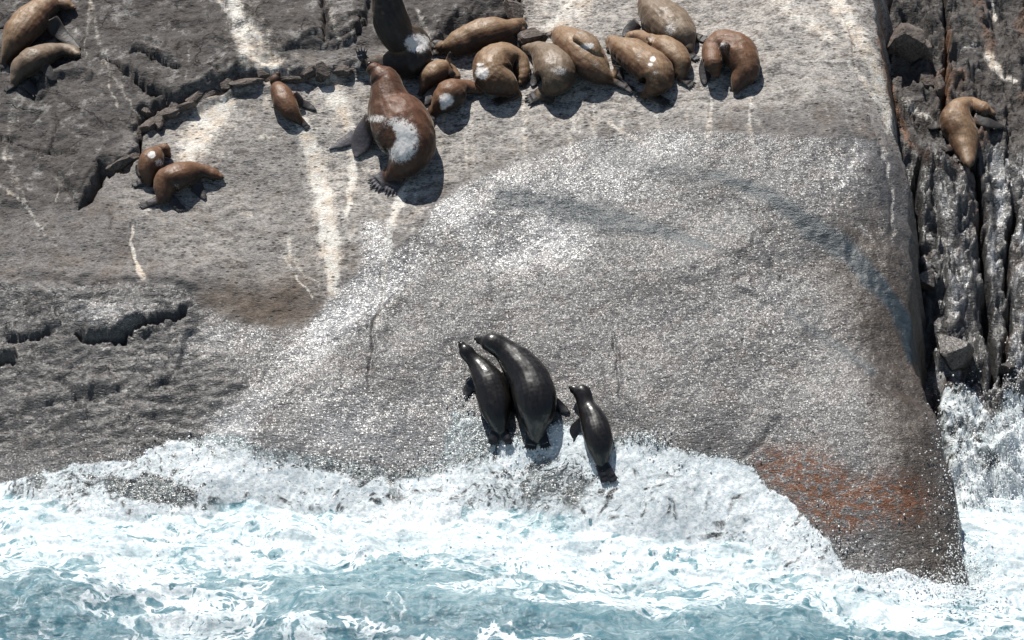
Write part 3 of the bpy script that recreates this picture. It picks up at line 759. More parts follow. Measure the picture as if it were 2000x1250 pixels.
# over the rock, between the foam, the film is clear
clear = t.n.new('ShaderNodeBsdfTransparent'); clear.inputs[0].default_value = (0.86, 0.92, 0.93, 1)
gl = t.n.new('ShaderNodeBsdfGlossy'); gl.inputs['Roughness'].default_value = 0.24; t.l.new(facets(t, co, 42.0, 0.36, bw2)[1], gl.inputs['Normal'])
fr = t.n.new('ShaderNodeFresnel'); fr.inputs[0].default_value = 1.33; t.l.new(bw2, fr.inputs['Normal'])
mf = t.n.new('ShaderNodeMixShader'); mf.inputs[0].default_value = 0.07; t.l.new(clear.outputs[0], mf.inputs[1]); t.l.new(gl.outputs[0], mf.inputs[2])
ms = t.n.new('ShaderNodeMixShader'); t.l.new(onr, ms.inputs[0]); t.l.new(water, ms.inputs[1]); t.l.new(mf.outputs[0], ms.inputs[2])
bf = t.bump(t.math('ADD', t.math('MULTIPLY', fn, 1.0), t.math('MULTIPLY', fn2, 0.15)), 0.42, 0.05)
fcol = t.mix(t.ramp(fn, 0.35, 0.6), (0.46, 0.55, 0.59), (0.80, 0.83, 0.84))
pal = t.ramp(t.noise(t.map(warp.outputs[0], (0.55, 1.9, 1), (0, 0, -0.22)), 1.3, 6, 0.66), 0.40, 0.62)
foam = t.math('MULTIPLY', foam, t.mixf(onr, t.mixf(pal, 0.48, 1.0), t.mixf(pal, 0.82, 1.0)))
foams = t.bsdf(Base_Color=fcol, Roughness=0.55, Specular_IOR_Level=0.3, Normal=bf)
mx = t.n.new('ShaderNodeMixShader'); t.l.new(foam, mx.inputs[0]); t.l.new(ms.outputs[0], mx.inputs[1]); t.l.new(foams, mx.inputs[2])
t.out(mx.outputs[0])
me.materials.append(m)
link(bpy.data.objects.new('sea', me), kind='structure')
M_FOAM = bpy.data.materials.new('foam'); t = NT(M_FOAM)
t.out(t.bsdf(Base_Color=(0.86, 0.88, 0.88), Roughness=0.4, Specular_IOR_Level=0.5))
# sea bed far out
me = bpy.data.meshes.new('sea_bed'); me.from_pydata([(-2500, -2500, -9), (2500, -2500, -9), (2500, 2500, -9), (-2500, 2500, -9)], [], [(0, 1, 2, 3)])
me.materials.append(M_STONE); link(bpy.data.objects.new('sea_bed', me), kind='structure')
# open sea beyond the detailed sheet
v_ = [(-2500, -2500), (2500, -2500), (2500, 2500), (-2500, 2500), (-59.9, -79.9), (59.9, -79.9), (59.9, 4), (-59.9, 4)]
me = bpy.data.meshes.new('open_sea'); me.from_pydata([(a, b, -0.12) for a, b in v_], [], [(0, 1, 5, 4), (1, 2, 6, 5), (2, 3, 7, 6), (3, 0, 4, 7)])
mo = bpy.data.materials.new('open_water'); t = NT(mo)
t.out(t.bsdf(Base_Color=(0.015, 0.08, 0.11), Roughness=0.12, Normal=t.bump(t.noise(t.co(), 1.2, 5, 0.6), 0.5, 0.4)))
me.materials.append(mo); link(bpy.data.objects.new('open_sea', me), kind='structure')

# ------------------------------------------------------------------ SEALS
def ground_point(px, py, h):
    """the point seen at px,py that lies h metres above the rock (square to it)"""
    d = ray(px, py)
    t = np.linspace(34, 66, 1300)
    Q = CAM[None] + d[None] * t[:, None]
    f = (Q[:, 2] - lookup(Z, Q[:, 0], Q[:, 1])) * 0.84 - h
    k = np.where(f < 0)[0]
    i = k[0] if len(k) else 600
    if i == 0: return Q[0]
    a = f[i - 1] / (f[i - 1] - f[i] + 1e-9)
    return Q[i - 1] * (1 - a) + Q[i] * a

def rock_normal(x, y, r=0.35):
    dzx = (lookup(Z, np.array([x + r]), np.array([y])) - lookup(Z, np.array([x - r]), np.array([y])))[0] / (2 * r)
    dzy = (lookup(Z, np.array([x]), np.array([y + r])) - lookup(Z, np.array([x]), np.array([y - r])))[0] / (2 * r)
    dzy = min(max(dzy, 0.3), 1.1); dzx = min(max(dzx, -0.4), 0.4)
    n = np.array([-dzx, -dzy, 1.0]); return n / np.linalg.norm(n)

def catmull(P, n):
    P = np.asarray(P, float)
    A = np.vstack([2 * P[0] - P[1], P, 2 * P[-1] - P[-2]])
    k = len(P) - 1
    out = []
    for q in np.linspace(0, k, n):
        i = min(int(q), k - 1); f = q - i
        p0, p1, p2, p3 = A[i], A[i + 1], A[i + 2], A[i + 3]
        out.append(0.5 * ((2 * p1) + (-p0 + p2) * f + (2 * p0 - 5 * p1 + 4 * p2 - p3) * f * f + (-p0 + 3 * p1 - 3 * p2 + p3) * f ** 3))
    return np.array(out)

def tube(verts, faces, C, R, UP, flat=0.86, seg=20, cap=True):
    """C centres, R radii (n,), UP up vector; flat = height / width"""
    n = len(C)
    T = np.gradient(C, axis=0); T /= np.linalg.norm(T, axis=1)[:, None] + 1e-9
    base = len(verts)
    prev = None
    an = np.linspace(0, 2 * np.pi, seg, endpoint=False)
    rings = []
    for i in range(n):
        u = UP - T[i] * np.dot(UP, T[i])
        l = np.linalg.norm(u)
        if prev is not None:
            pu = prev - T[i] * np.dot(prev, T[i]); pu /= np.linalg.norm(pu) + 1e-9
            w = min(1, max(0, (l - 0.25) / 0.5))
            u = u / (l + 1e-9) * w + pu * (1 - w)
            if np.dot(u, pu) < 0 and w < 0.6: u = pu
        u /= np.linalg.norm(u) + 1e-9
        prev = u
        sd = np.cross(T[i], u)
        fl = flat[i] if hasattr(flat, '__len__') else flat
        rings.append(C[i] + (np.cos(an)[:, None] * sd + np.sin(an)[:, None] * u * fl) * R[i])
    for r in rings: verts.extend(r.tolist())
    for i in range(n - 1):
        for j in range(seg):
            a = base + i * seg + j; b = base + i * seg + (j + 1) % seg
            faces.append((a, b, b + seg, a + seg))
    if cap:
        faces.append(tuple(base + j for j in range(seg))[::-1])
        faces.append(tuple(base + (n - 1) * seg + j for j in range(seg)))

def fur_material(name, back, flank, dark, flip, wetness=0.0, rough=0.55, orange=0.5):
    m = bpy.data.materials.new(name); t = NT(m); co = t.co()
    fl, tshade, uu, wh = t.attr('f1')
    sx_, sy_, ch, _a = t.attr('f2')
    cv_ = t.n.new('ShaderNodeCombineXYZ')
    t.l.new(sx_, cv_.inputs[0]); t.l.new(sy_, cv_.inputs[1])
    hair = t.noise(t.map(cv_.outputs[0], (22, 90, 1)), 1.0, 4, 0.7)      # strands run along the body
    n1 = t.noise(co, 5.0, 4, 0.6); n2 = t.noise(co, 16.0, 4, 0.65); n3 = t.noise(co, 60.0, 3, 0.7)
    k = t.math('ADD', tshade, t.math('MULTIPLY', t.math('SUBTRACT', n1, 0.5), 0.55))
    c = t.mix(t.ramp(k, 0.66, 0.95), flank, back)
    c = t.mix(t.ramp(k, 0.70, 0.40), c, dark)  # sunlit top and shaded underside are painted into the coat
    # the hind end is darker than the shoulders
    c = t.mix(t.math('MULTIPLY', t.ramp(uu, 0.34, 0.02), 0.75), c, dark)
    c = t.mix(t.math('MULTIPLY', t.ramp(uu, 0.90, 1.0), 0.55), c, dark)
    c = t.mix(t.math('MULTIPLY', t.ramp(n2, 0.50, 0.66), 0.30), c, flank)
    c = t.mix(0.55, c, t.mix(t.ramp(hair, 0.3, 0.7), (0.45, 0.43, 0.42), (1.35, 1.35, 1.35)), 'MULTIPLY')
    c = t.mix(fl, c, t.mix(n3, flip, tuple(x * 1.8 for x in flip)))
    wm = t.math('MULTIPLY', t.ramp(wh, 0.15, 0.55), t.ramp(t.math('ADD', t.math('MULTIPLY', t.math('ADD', n2, n3), 0.5), t.math('MULTIPLY', wh, 0.36)), 0.60, 0.76, 0.0, 0.95))
    c = t.mix(wm, c, (0.76, 0.73, 0.70))
    wetp = t.ramp(t.noise(co, 3.2, 3, 0.6), 0.50, 0.60)
    if wetness > 0.5:
        r = t.ramp(n2, 0.3, 0.7, rough * 0.7, rough * 1.3)
        b = t.bump(t.math('ADD', t.math('MULTIPLY', n1, 0.6), t.math('MULTIPLY', hair, 0.16)), 0.20, 0.03)
        sh = t.bsdf(Base_Color=c, Roughness=r, Specular_IOR_Level=0.28, Coat_Weight=0.5, Coat_Roughness=0.06, Normal=b)
    else:
        r = t.mixf(t.math('MULTIPLY', wetp, 0.5), rough, 0.36)
        r = t.mixf(fl, r, 0.55)
        b = t.bump(t.math('ADD', t.math('MULTIPLY', n2, 0.5), t.math('MULTIPLY', hair, 0.7)), 0.35, 0.012)
        b = t.bump(n1, 0.4, 0.06, b)
        sh = t.bsdf(Base_Color=c, Roughness=r, Specular_IOR_Level=0.36, Sheen_Weight=0.18, Sheen_Roughness=0.4, Sheen_Tint=(1, 0.85, 0.7), Normal=b)
    t.out(sh)
    return m

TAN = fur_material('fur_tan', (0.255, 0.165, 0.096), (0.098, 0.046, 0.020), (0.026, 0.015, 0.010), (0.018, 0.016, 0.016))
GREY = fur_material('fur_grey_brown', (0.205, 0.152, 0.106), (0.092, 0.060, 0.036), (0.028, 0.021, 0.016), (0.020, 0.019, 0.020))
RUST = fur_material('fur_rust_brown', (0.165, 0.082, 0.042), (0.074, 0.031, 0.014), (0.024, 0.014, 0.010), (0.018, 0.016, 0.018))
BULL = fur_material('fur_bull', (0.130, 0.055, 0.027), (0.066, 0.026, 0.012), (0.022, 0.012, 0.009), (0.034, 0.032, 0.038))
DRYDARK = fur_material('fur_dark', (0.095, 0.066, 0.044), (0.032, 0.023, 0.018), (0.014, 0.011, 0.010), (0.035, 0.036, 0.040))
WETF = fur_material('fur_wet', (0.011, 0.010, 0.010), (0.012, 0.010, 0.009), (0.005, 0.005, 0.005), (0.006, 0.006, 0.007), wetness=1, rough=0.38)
M_EYE = bpy.data.materials.new('eye'); t = NT(M_EYE); t.out(t.bsdf(Base_Color=(0.006, 0.005, 0.005), Roughness=0.08))
M_NOSE = bpy.data.materials.new('nose'); t = NT(M_NOSE); t.out(t.bsdf(Base_Color=(0.012, 0.011, 0.011), Roughness=0.3, Normal=t.bump(t.noise(t.co(), 120), 0.3, 0.005)))

def ball(name, c, rad, axes, mat, parent, origin):
    bm = bmesh.new()
    bmesh.ops.create_uvsphere(bm, u_segments=12, v_segments=8, radius=1.0)
    A = np.stack(axes, 1)
    for v in bm.verts:
        p = A @ (np.array(v.co) * np.array(rad)) + c - origin
        v.co = p
    me = bpy.data.meshes.new(name); bm.to_mesh(me); bm.free()
    for p in me.polygons: p.use_smooth = True
    me.materials.append(mat)
    o = bpy.data.objects.new(name, me); COL.objects.link(o); o.parent = parent
    return o

def seal(label, group, mat, spine, head, nose, front=(), hind=(), patches=(), flat=0.80, body_up=None, muzzle=0.60, voxel=0.0125, face=True):
    """spine: (px, py, radius px[, lift m]) from the hips to the neck; head: (px, py, r, lift); nose: (px, py[, lift])
    front / hind: flippers as lists of (px, py, half width px, lift m)"""
    sc = 45.0 / FPX
    nodes = [tuple(q) + (0.0,) * (4 - len(q)) for q in spine]
    hd = tuple(head) + (0.0,) * (4 - len(head))
    nz_ = tuple(nose) + (0.0,) * (3 - len(nose))
    C = []; R = []
    for (a, b, r, l) in nodes + [hd]:
        C.append(ground_point(a, b, r * sc * 0.72 + l)); R.append(r * sc)
    HC = C[-1]; HR = R[-1]
    NP = ground_point(nz_[0], nz_[1], HR * 0.5 + (hd[3] if len(nose) < 3 else nz_[2]))
    f = NP - HC; fl_ = np.linalg.norm(f)
    mx_ = HR * 2.1
    if fl_ > mx_: NP = HC + f / fl_ * mx_
    f = f / (fl_ + 1e-9)
    if fl_ < HR * 1.7: NP = HC + f * HR * 1.7
    fl_ = np.linalg.norm(NP - HC)
    C += [HC + f * fl_ * 0.36, HC + f * fl_ * 0.62, HC + f * fl_ * 0.88, NP]; R += [HR * 0.90, HR * muzzle * 1.0, HR * muzzle * 0.80, HR * muzzle * 0.42]
    C = np.array(C); R = np.array(R); R[-5] *= 1.06; R[-6] *= 0.93
    # rounded hips
    t0 = C[0] - C[1]; t0 /= np.linalg.norm(t0)
    C = np.vstack([C[0] + t0 * R[0] * 1.15 - np.array([0, 0, R[0] * 0.2]), C[0] + t0 * R[0] * 0.6, C]); R = np.concatenate([[R[0] * 0.30], [R[0] * 0.66], R])
    org_p = C[len(C) // 2]
    up = rock_normal(org_p[0], org_p[1]) if body_up is None else np.array(body_up) / np.linalg.norm(body_up)
    N = 56
    CC = catmull(C, N); RR = np.maximum(catmull(R[:, None], N)[:, 0], 0.012)
    hfl = np.interp(np.linspace(0, 1, N), [0, .7, 1], [flat, flat, 0.95])
    V = []; F = []
    tube(V, F, CC, RR, up, hfl, 22)
    limbs = []
    for L in front:
        pts = np.array([ground_point(q[0], q[1], max(0.02, q[3])) for q in L]); w = np.array([q[2] for q in L]) * sc
        pc = catmull(pts, 14); wc = np.maximum(catmull(w[:, None], 14)[:, 0], 0.016)
        wc = wc * np.interp(np.linspace(0, 1, 14), [0, .4, .8, 1], [1.2, 1.4, 1.2, 0.5])
        th = np.clip(np.interp(np.linspace(0, 1, 14), [0, .35, 1], [0.62, 0.30, 0.18]), 0.024 / wc * 0.8, 1.0)
        tube(V, F, pc, wc, up, th, 14); limbs.append((pc, wc))
    for L in hind:
        pts = np.array([ground_point(q[0], q[1], max(0.02, q[3])) for q in L]); w = np.array([q[2] for q in L]) * sc
        pc = catmull(pts, 12); wc = np.maximum(catmull(w[:, None], 12)[:, 0], 0.016)
        th = np.clip(np.interp(np.linspace(0, 1, 12), [0, .4, 1], [0.75, 0.40, 0.30]), 0.024 / wc * 0.8, 1.0)
        wc = wc * 1.3; cut = 7
        tube(V, F, pc[:cut + 1], wc[:cut + 1], up, th[:cut + 1], 14)
        dr = pc[-1] - pc[cut]; ln = np.linalg.norm(dr); dr = dr / (ln + 1e-9); sd_ = np.cross(dr, up); sd_ /= np.linalg.norm(sd_) + 1e-9
        nd = 5 if wc[cut] > 0.06 else 4
        for q in range(nd):
            o_ = (q - (nd - 1) / 2) / ((nd - 1) / 2)
            a0 = pc[max(cut - 2, 0)] + sd_ * o_ * wc[cut - 2] * 0.6
            a1 = pc[cut] + sd_ * o_ * wc[cut] * 0.72
            a2 = pc[-1] + sd_ * o_ * (wc[-1] * 0.95 + 0.015) - dr * ln * (0.30 * (o_ * o_) + 0.12 * (q % 2)) + up * 0.004 * (q % 2)
            cc_ = catmull([a0, a1, a2], 8)
            tube(V, F, cc_, np.interp(np.arange(8), [0, 5, 7], [1.0, 0.75, 0.4]) * max(0.018, wc[cut] / nd * 1.3), up, 0.8, 8)
        limbs.append((pc, wc))
    # ears folded back
    side = np.cross(f, up); side /= np.linalg.norm(side) + 1e-9
    uph = np.cross(side, f)
    org = np.array([org_p[0], org_p[1], lookup(Z, np.array([org_p[0]]), np.array([org_p[1]]))[0]])
    me = bpy.data.meshes.new('body'); me.from_pydata((np.array(V) - org).tolist(), [], F); me.update()
    bm = bmesh.new(); bm.from_mesh(me); bmesh.ops.recalc_face_normals(bm, faces=bm.faces); bm.to_mesh(me); bm.free()
    tmp = bpy.data.objects.new('body', me); COL.objects.link(tmp)
    md = tmp.modifiers.new('r', 'REMESH'); md.mode = 'VOXEL'; md.voxel_size = voxel
    m2 = tmp.modifiers.new('s', 'SMOOTH'); m2.factor = 0.5; m2.iterations = 3
    dg = bpy.context.evaluated_depsgraph_get(); dg.update()
    nm = bpy.data.meshes.new_from_object(tmp.evaluated_get(dg))
    bpy.data.objects.remove(tmp); bpy.data.meshes.remove(me)
    nm.name = 'body'
    n = len(nm.vertices); co = np.empty(n * 3, np.float32); nm.vertices.foreach_get('co', co); co = co.reshape(-1, 3) + org
    nr = np.empty(n * 3, np.float32); nm.vertices.foreach_get('normal', nr); nr = nr.reshape(-1, 3)
    D = np.linalg.norm(co[:, None] - CC[None], axis=2)
    rel = D / RR[None]
    k = rel.argmin(1); rb = rel[np.arange(n), k]
    uu = k / (N - 1)
    limb = np.full(n, 9.0)
    for pc, wc in limbs:
        dl = np.linalg.norm(co[:, None] - pc[None], axis=2) / wc[None]
        limb = np.minimum(limb, dl.min(1))
        # only the outer two thirds of a flipper is bare
        j = dl.argmin(1)
    flp = ss(1.08, 1.30, rb) * (limb < 1.6)
    TT0 = np.gradient(CC, axis=0); TT0 /= np.linalg.norm(TT0, axis=1)[:, None]
    rd = co - CC[k]; al_ = (rd * TT0[k]).sum(1); rq = rd - al_[:, None] * TT0[k]; rdn = rq / (np.linalg.norm(rq, axis=1)[:, None] + 1e-6); top_shade = rdn @ (np.array([-0.10, 0.0, 0.995]))   # shading painted into the fur: paler towards the sky, darker below
    top_shade = np.clip(top_shade * 0.5 + 0.5, 0, 1)
    wht = np.zeros(n)
    vpx, vpy = proj(co[:, 0], co[:, 1], co[:, 2])
    tocam = CAM[None] - co; facing = (nr * tocam).sum(1) > 0
    for (a, b, ra, rb2, st) in patches:
        e = ((vpx - a) / ra) ** 2 + ((vpy - b) / rb2) ** 2
        val = st * np.exp(-e ** 1.5)
        if st > 0: wht = np.maximum(wht, np.where(facing, val, 0))
        else: wht = wht * (1 - np.where(facing, -val, 0))
    # loose skin: low swellings and folds across the neck and flanks
    arc = np.concatenate([[0], np.cumsum(np.linalg.norm(np.diff(CC, axis=0), axis=1))])
    seed_ = sum(ord(ch_) for ch_ in label) % 90
    al0 = (rd * (np.gradient(CC, axis=0) / (np.linalg.norm(np.gradient(CC, axis=0), axis=1)[:, None]))[k]).sum(1)
    av = arc[k] + al0
    low = pn(co[:, 0] * 3.2 + co[:, 2] * 2, co[:, 1] * 3.2 + co[:, 2], seed_ + 5) * 0.017 + pn(co[:, 0] * 8 + co[:, 2] * 4, co[:, 1] * 8, seed_ + 9) * 0.008
    fold = np.sin(av * 46 + 3 * pn(co[:, 0] * 5, co[:, 1] * 5, seed_ + 2)) * (0.0 if mat is WETF else 0.0018) * ss(0.48, 0.66, uu) * ss(0.90, 0.76, uu)
    fold += np.sin(av * 30 + 4 * pn(co[:, 0] * 4, co[:, 1] * 4, seed_ + 3)) * (0.0 if mat is WETF else 0.003) * ss(0.30, 0.12, uu)
    dsp = (low * (0.45 if mat is WETF else 1.0) * np.clip(RR[k] / 0.25, 0.15, 1.1) + fold) * (1 - flp) * (uu < 0.9)
    nm.vertices.foreach_set('co', (co - org + nr * dsp[:, None]).astype(np.float32).ravel()); nm.update()
    # strand coordinates: along the body and around it
    TT = np.gradient(CC, axis=0); TT /= np.linalg.norm(TT, axis=1)[:, None]
    al = (rd * TT[k]).sum(1)
    arc = np.concatenate([[0], np.cumsum(np.linalg.norm(np.diff(CC, axis=0), axis=1))])
    sdv = np.cross(TT[k], up); ang = np.arctan2((rd @ up), (rd * sdv).sum(1) + 1e-6)
    f1 = np.stack([flp, top_shade, uu, wht], -1).astype(np.float32)
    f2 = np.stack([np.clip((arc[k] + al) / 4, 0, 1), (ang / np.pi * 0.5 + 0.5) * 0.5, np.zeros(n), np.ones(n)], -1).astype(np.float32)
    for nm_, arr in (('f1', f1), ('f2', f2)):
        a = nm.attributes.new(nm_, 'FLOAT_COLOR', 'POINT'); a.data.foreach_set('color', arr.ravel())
    nm.polygons.foreach_set('use_smooth', np.ones(len(nm.polygons), bool)); nm.materials.clear(); nm.materials.append(mat)
    root = bpy.data.objects.new('seal', None); COL.objects.link(root); root.location = org.tolist(); root.empty_display_size = 0.2
    root['label'] = label; root['category'] = 'seal'
    if group: root['group'] = group
    b = bpy.data.objects.new('body', nm); COL.objects.link(b); b.parent = root
    if face:
        for s_ in (-1, 1):
            ball('eye', HC + f * HR * 0.62 + side * s_ * HR * 0.56 + uph * HR * 0.34, (HR * 0.15,) * 3, (f, side, uph), M_EYE, root, org)
            ball('ear', HC - f * HR * 0.35 + side * s_ * HR * 0.93 + uph * HR * 0.18, (HR * 0.26, HR * 0.08, HR * 0.09), (f, side, uph), M_NOSE, root, org)
        ball('nose', NP + f * HR * 0.05 + uph * HR * 0.10, (HR * 0.16, HR * 0.24, HR * 0.16), (f, side, uph), M_NOSE, root, org)
    return root

GB = 'seals basking in a row on the crest of the rock'
GP = 'seals scattered on the left of the rock'
# ---- three wet seals hauling out of the surf
seal('slim dark wet seal, leftmost of three climbing out of the surf, snout pointing up', 'wet seals climbing out of the surf', WETF,
     [(976, 832, 17, .04), (970, 806, 28, .03), (964, 776, 32, .03), (955, 745, 30, .08), (937, 716, 22, .12), (922, 700, 16, .20)], (912, 688, 14, .26), (901, 673, .32),
     front=[[(935, 740, 12, .10), (917, 758, 9, .04), (909, 778, 6, .02)], [(978, 772, 10, .12), (992, 790, 8, .03), (1000, 800, 6, .02)]],
     hind=[[(970, 838, 9, .10), (964, 858, 8, .13), (960, 872, 6, .14)], [(980, 838, 9, .10), (990, 856, 7, .13), (999, 872, 6, .14)]])
seal('largest dark wet seal, middle of three climbing out of the surf, snout pointing left', 'wet seals climbing out of the surf', WETF,
     [(1047, 836, 22, .04), (1048, 808, 36, .03), (1044, 774, 42, .03), (1032, 738, 39, .08), (1008, 706, 33, .16), (986, 684, 26, .26)], (964, 670, 20, .36), (931, 662, .30),
     front=[[(1012, 750, 14, .15), (1003, 785, 10, .04), (1014, 808, 8, .02)], [(1072, 778, 10, .10), (1092, 795, 9, .03), (1112, 806, 6, .02)]],
     hind=[[(1042, 842, 12, .12), (1038, 864, 10, .13), (1034, 882, 8, .14)], [(1054, 842, 10, .12), (1062, 862, 8, .13), (1068, 880, 7, .14)]], muzzle=.55)
seal('small dark wet seal set apart right of the two larger wet ones', 'wet seals climbing out of the surf', WETF,
     [(1175, 900, 14, .04), (1172, 876, 24, .03), (1166, 846, 28, .03), (1156, 815, 24, .02), (1145, 792, 19, .05)], (1138, 769, 16, .10), (1124, 762, .14),
     front=[[(1142, 822, 11, .06), (1122, 842, 9, .03), (1120, 866, 6, .02)], [(1172, 818, 8, .08), (1184, 835, 6, .03), (1188, 846, 5, .02)]],
     hind=[[(1172, 908, 8, .10), (1178, 926, 7, .13), (1185, 946, 6, .15)], [(1180, 908, 8, .10), (1192, 926, 7, .13), (1204, 946, 6, .15)]])
# ---- the bull below the ledge
seal('large rust brown bull sitting below the ledge with raised head and white patched flank', None, BULL,
     [(772, 335, 22), (790, 314, 40), (800, 286, 54), (786, 248, 62, .02), (766, 212, 52, .10), (758, 184, 42, .26)], (754, 160, 29, .40), (732, 138, .55),
     front=[[(730, 236, 20, .30), (714, 258, 18, .18), (704, 286, 16, .07), (694, 308, 9, .03)], [(712, 258, 12, .08), (684, 272, 12, .04), (643, 292, 5, .02)]],
     hind=[[(764, 338, 14, .08), (745, 352, 14, .04), (722, 367, 13, .02)], [(778, 338, 16, .08), (768, 358, 14, .04), (756, 382, 12, .02)]],
     patches=[(778, 274, 42, 46, 1.0), (758, 270, 18, 24, -1.0), (735, 232, 26, 10, .6)], flat=0.9, voxel=.014)  # white flank patch paints the sheen of wet fur as coat colour
# ---- upright dark seal, its head above the picture
seal('dark seal sitting upright on the ledge behind the bull, head above the picture', None, DRYDARK,
     [(722, 124, 14), (760, 126, 30), (802, 116, 40), (806, 92, 38, .05), (778, 70, 38, .32), (762, 36, 38, .6), (756, -2, 34, .85)], (752, -34, 22, 1.1), (738, -52, 1.2),
     front=[[(790, 60, 14, .7), (826, 72, 12, .5), (840, 110, 8, .05)]],
     hind=[[(726, 120, 8, .10), (708, 112, 8, .16), (706, 90, 9, .30)], [(722, 126, 10, .06), (706, 128, 9, .05), (690, 122, 8, .03)]],
     patches=[(815, 84, 26, 20, 1.0), (745, 104, 20, 6, .4)])
# ---- the crest row
seal('large brown seal stretched out just below the dark broken rock', GB, TAN,
     [(866, 94, 14), (896, 84, 29), (936, 68, 35), (972, 60, 32), (996, 54, 22)], (1012, 46, 15), (1020, 62),
     front=[[(990, 72, 14, .16), (1010, 84, 9, .06), (1030, 93, 6, .02)]],
     hind=[[(868, 90, 10, .14), (852, 86, 9, .10), (842, 94, 7, .06)], [(864, 100, 8, .06), (850, 102, 7, .04), (838, 104, 6, .02)]])
seal('small golden brown seal with one dark flipper raised, behind the white crusted one', GB, TAN,  # the 'white crusted one' has a white patch in its coat colour
     [(832, 166, 15), (842, 148, 25), (864, 135, 23), (880, 138, 15)], (889, 149, 11), (893, 160),
     front=[[(872, 130, 7, .18), (876, 116, 5, .30), (880, 101, 4, .42)], [(872, 132, 6, .24), (882, 144, 6, .22), (886, 156, 4, .10)]],
     hind=[[(830, 168, 7, .08), (824, 180, 6, .03), (818, 190, 5, .02)]])
seal('small rust brown seal with a white crust on its rump, right of the bull', GB, RUST,  # the 'crust' is a white patch in the coat colour
     [(852, 214, 14), (866, 198, 29), (884, 180, 33), (906, 170, 20)], (926, 173, 13), (942, 180),
     front=[[(890, 168, 9, .28), (897, 182, 8, .26), (900, 194, 5, .16)], [(846, 190, 8, .06), (830, 198, 9, .03), (812, 204, 9, .02)]],
     hind=[[(854, 216, 7, .08), (846, 230, 6, .04), (838, 246, 5, .02)], [(848, 212, 8, .06), (836, 222, 7, .03), (822, 228, 7, .02)]],
     patches=[(872, 195, 15, 14, 1.0), (866, 208, 8, 8, .8)])  # white patch set into the coat colour at the hips
seal('plump brown seal curled up with sandy patch on its side, head tucked to the right', GB, TAN,
     [(1008, 180, 11), (990, 166, 30), (964, 148, 41), (966, 124, 43), (988, 114, 38), (1010, 118, 25), (1020, 134, 18)], (1022, 148, 13), (1016, 164),
     front=[[(1020, 134, 10, .12), (1024, 152, 9, .04), (1022, 172, 6, .02)]],
     hind=[[(1014, 182, 8, .06), (990, 192, 9, .03), (956, 204, 8, .02)]],
     patches=[(942, 142, 16, 16, .75), (938, 126, 9, 4, .8)])
seal('plump grey brown seal facing uphill with fanned hind flippers toward the sea', GB, GREY,
     [(1066, 180, 13), (1082, 158, 40), (1084, 134, 43), (1068, 110, 33), (1052, 98, 23)], (1036, 96, 14), (1024, 92),
     front=[[(1052, 140, 10, .12), (1044, 156, 8, .04), (1040, 170, 6, .02)]],
     hind=[[(1062, 180, 12, .06), (1044, 190, 13, .03), (1024, 198, 12, .02)], [(1072, 182, 12, .06), (1068, 194, 12, .03), (1062, 204, 11, .02)]],
     patches=[(1092, 138, 22, 12, .5)])
seal('long tan seal with a shiny grey flipper folded on its back', GB, TAN,
     [(1192, 156, 13), (1172, 142, 28), (1146, 116, 41), (1118, 88, 39), (1100, 70, 27)], (1094, 62, 15), (1082, 66),
     front=[[(1126, 68, 12, .58), (1146, 76, 13, .60), (1164, 92, 11, .54), (1178, 108, 5, .40)]],
     hind=[[(1192, 152, 9, .08), (1216, 166, 8, .05), (1246, 181, 6, .02)], [(1196, 152, 6, .10), (1204, 136, 6, .20), (1205, 124, 7, .30)]],
     patches=[(1148, 90, 16, 8, .8), (1162, 124, 12, 10, .4)])
seal('brown seal with two small white marks on its back and a dark rump', GB, TAN,
     [(1266, 180, 14), (1282, 160, 33), (1276, 138, 40), (1250, 116, 39), (1222, 98, 32), (1204, 86, 20)], (1196, 80, 14), (1190, 92),
     front=[[(1212, 124, 9, .12), (1208, 140, 7, .08), (1218, 156, 6, .02)]],
     hind=[[(1268, 180, 11, .08), (1288, 194, 9, .04), (1312, 206, 7, .02)], [(1262, 180, 9, .06), (1252, 184, 7, .04), (1238, 186, 6, .02)]],
     patches=[(1275, 115, 7, 6, 1.0), (1270, 126, 6, 4, .9), (1280, 142, 9, 5, .5)])
seal('pale yellowish seal squeezed between a brown seal and the topmost grey seal', GB, TAN,
     [(1330, 142, 14), (1328, 118, 24), (1302, 96, 30), (1270, 80, 23), (1248, 72, 18)], (1234, 72, 13), (1224, 78),
     front=[[(1268, 72, 8, .36), (1278, 80, 8, .34), (1286, 88, 5, .24)]],
     hind=[[(1328, 148, 8, .06), (1342, 160, 8, .03), (1358, 170, 7, .02)]])
seal('topmost large grey tan seal of the row, cut by the top of the picture', GB, GREY,
     [(1342, 88, 18), (1330, 70, 36), (1304, 46, 46), (1280, 22, 38), (1268, 2, 26)], (1272, -16, 18), (1280, -32),
     front=[[(1246, 44, 12, .14), (1230, 58, 11, .05), (1218, 73, 7, .02)]],
     hind=[[(1346, 72, 10, .10), (1364, 74, 9, .05), (1384, 78, 6, .02)], [(1342, 98, 8, .06), (1352, 110, 7, .03), (1368, 116, 5, .02)]],
     patches=[(1310, 56, 16, 20, .45)])
seal('orange brown seal curled round on itself facing the sea, right of the resting row', None, RUST,
     [(1444, 160, 19), (1455, 136, 30), (1444, 106, 38), (1416, 88, 36), (1393, 97, 26, .06)], (1392, 121, 19, .20), (1398, 143, .13),
     front=[[(1384, 118, 13, .10), (1378, 140, 11, .05), (1376, 166, 7, .02)], [(1420, 104, 7, .40), (1416, 92, 8, .52), (1414, 82, 9, .56)]],
     hind=[[(1454, 150, 7, .10), (1462, 158, 6, .05), (1466, 168, 4, .02)]],
     patches=[(1414, 88, 10, 9, .5)])
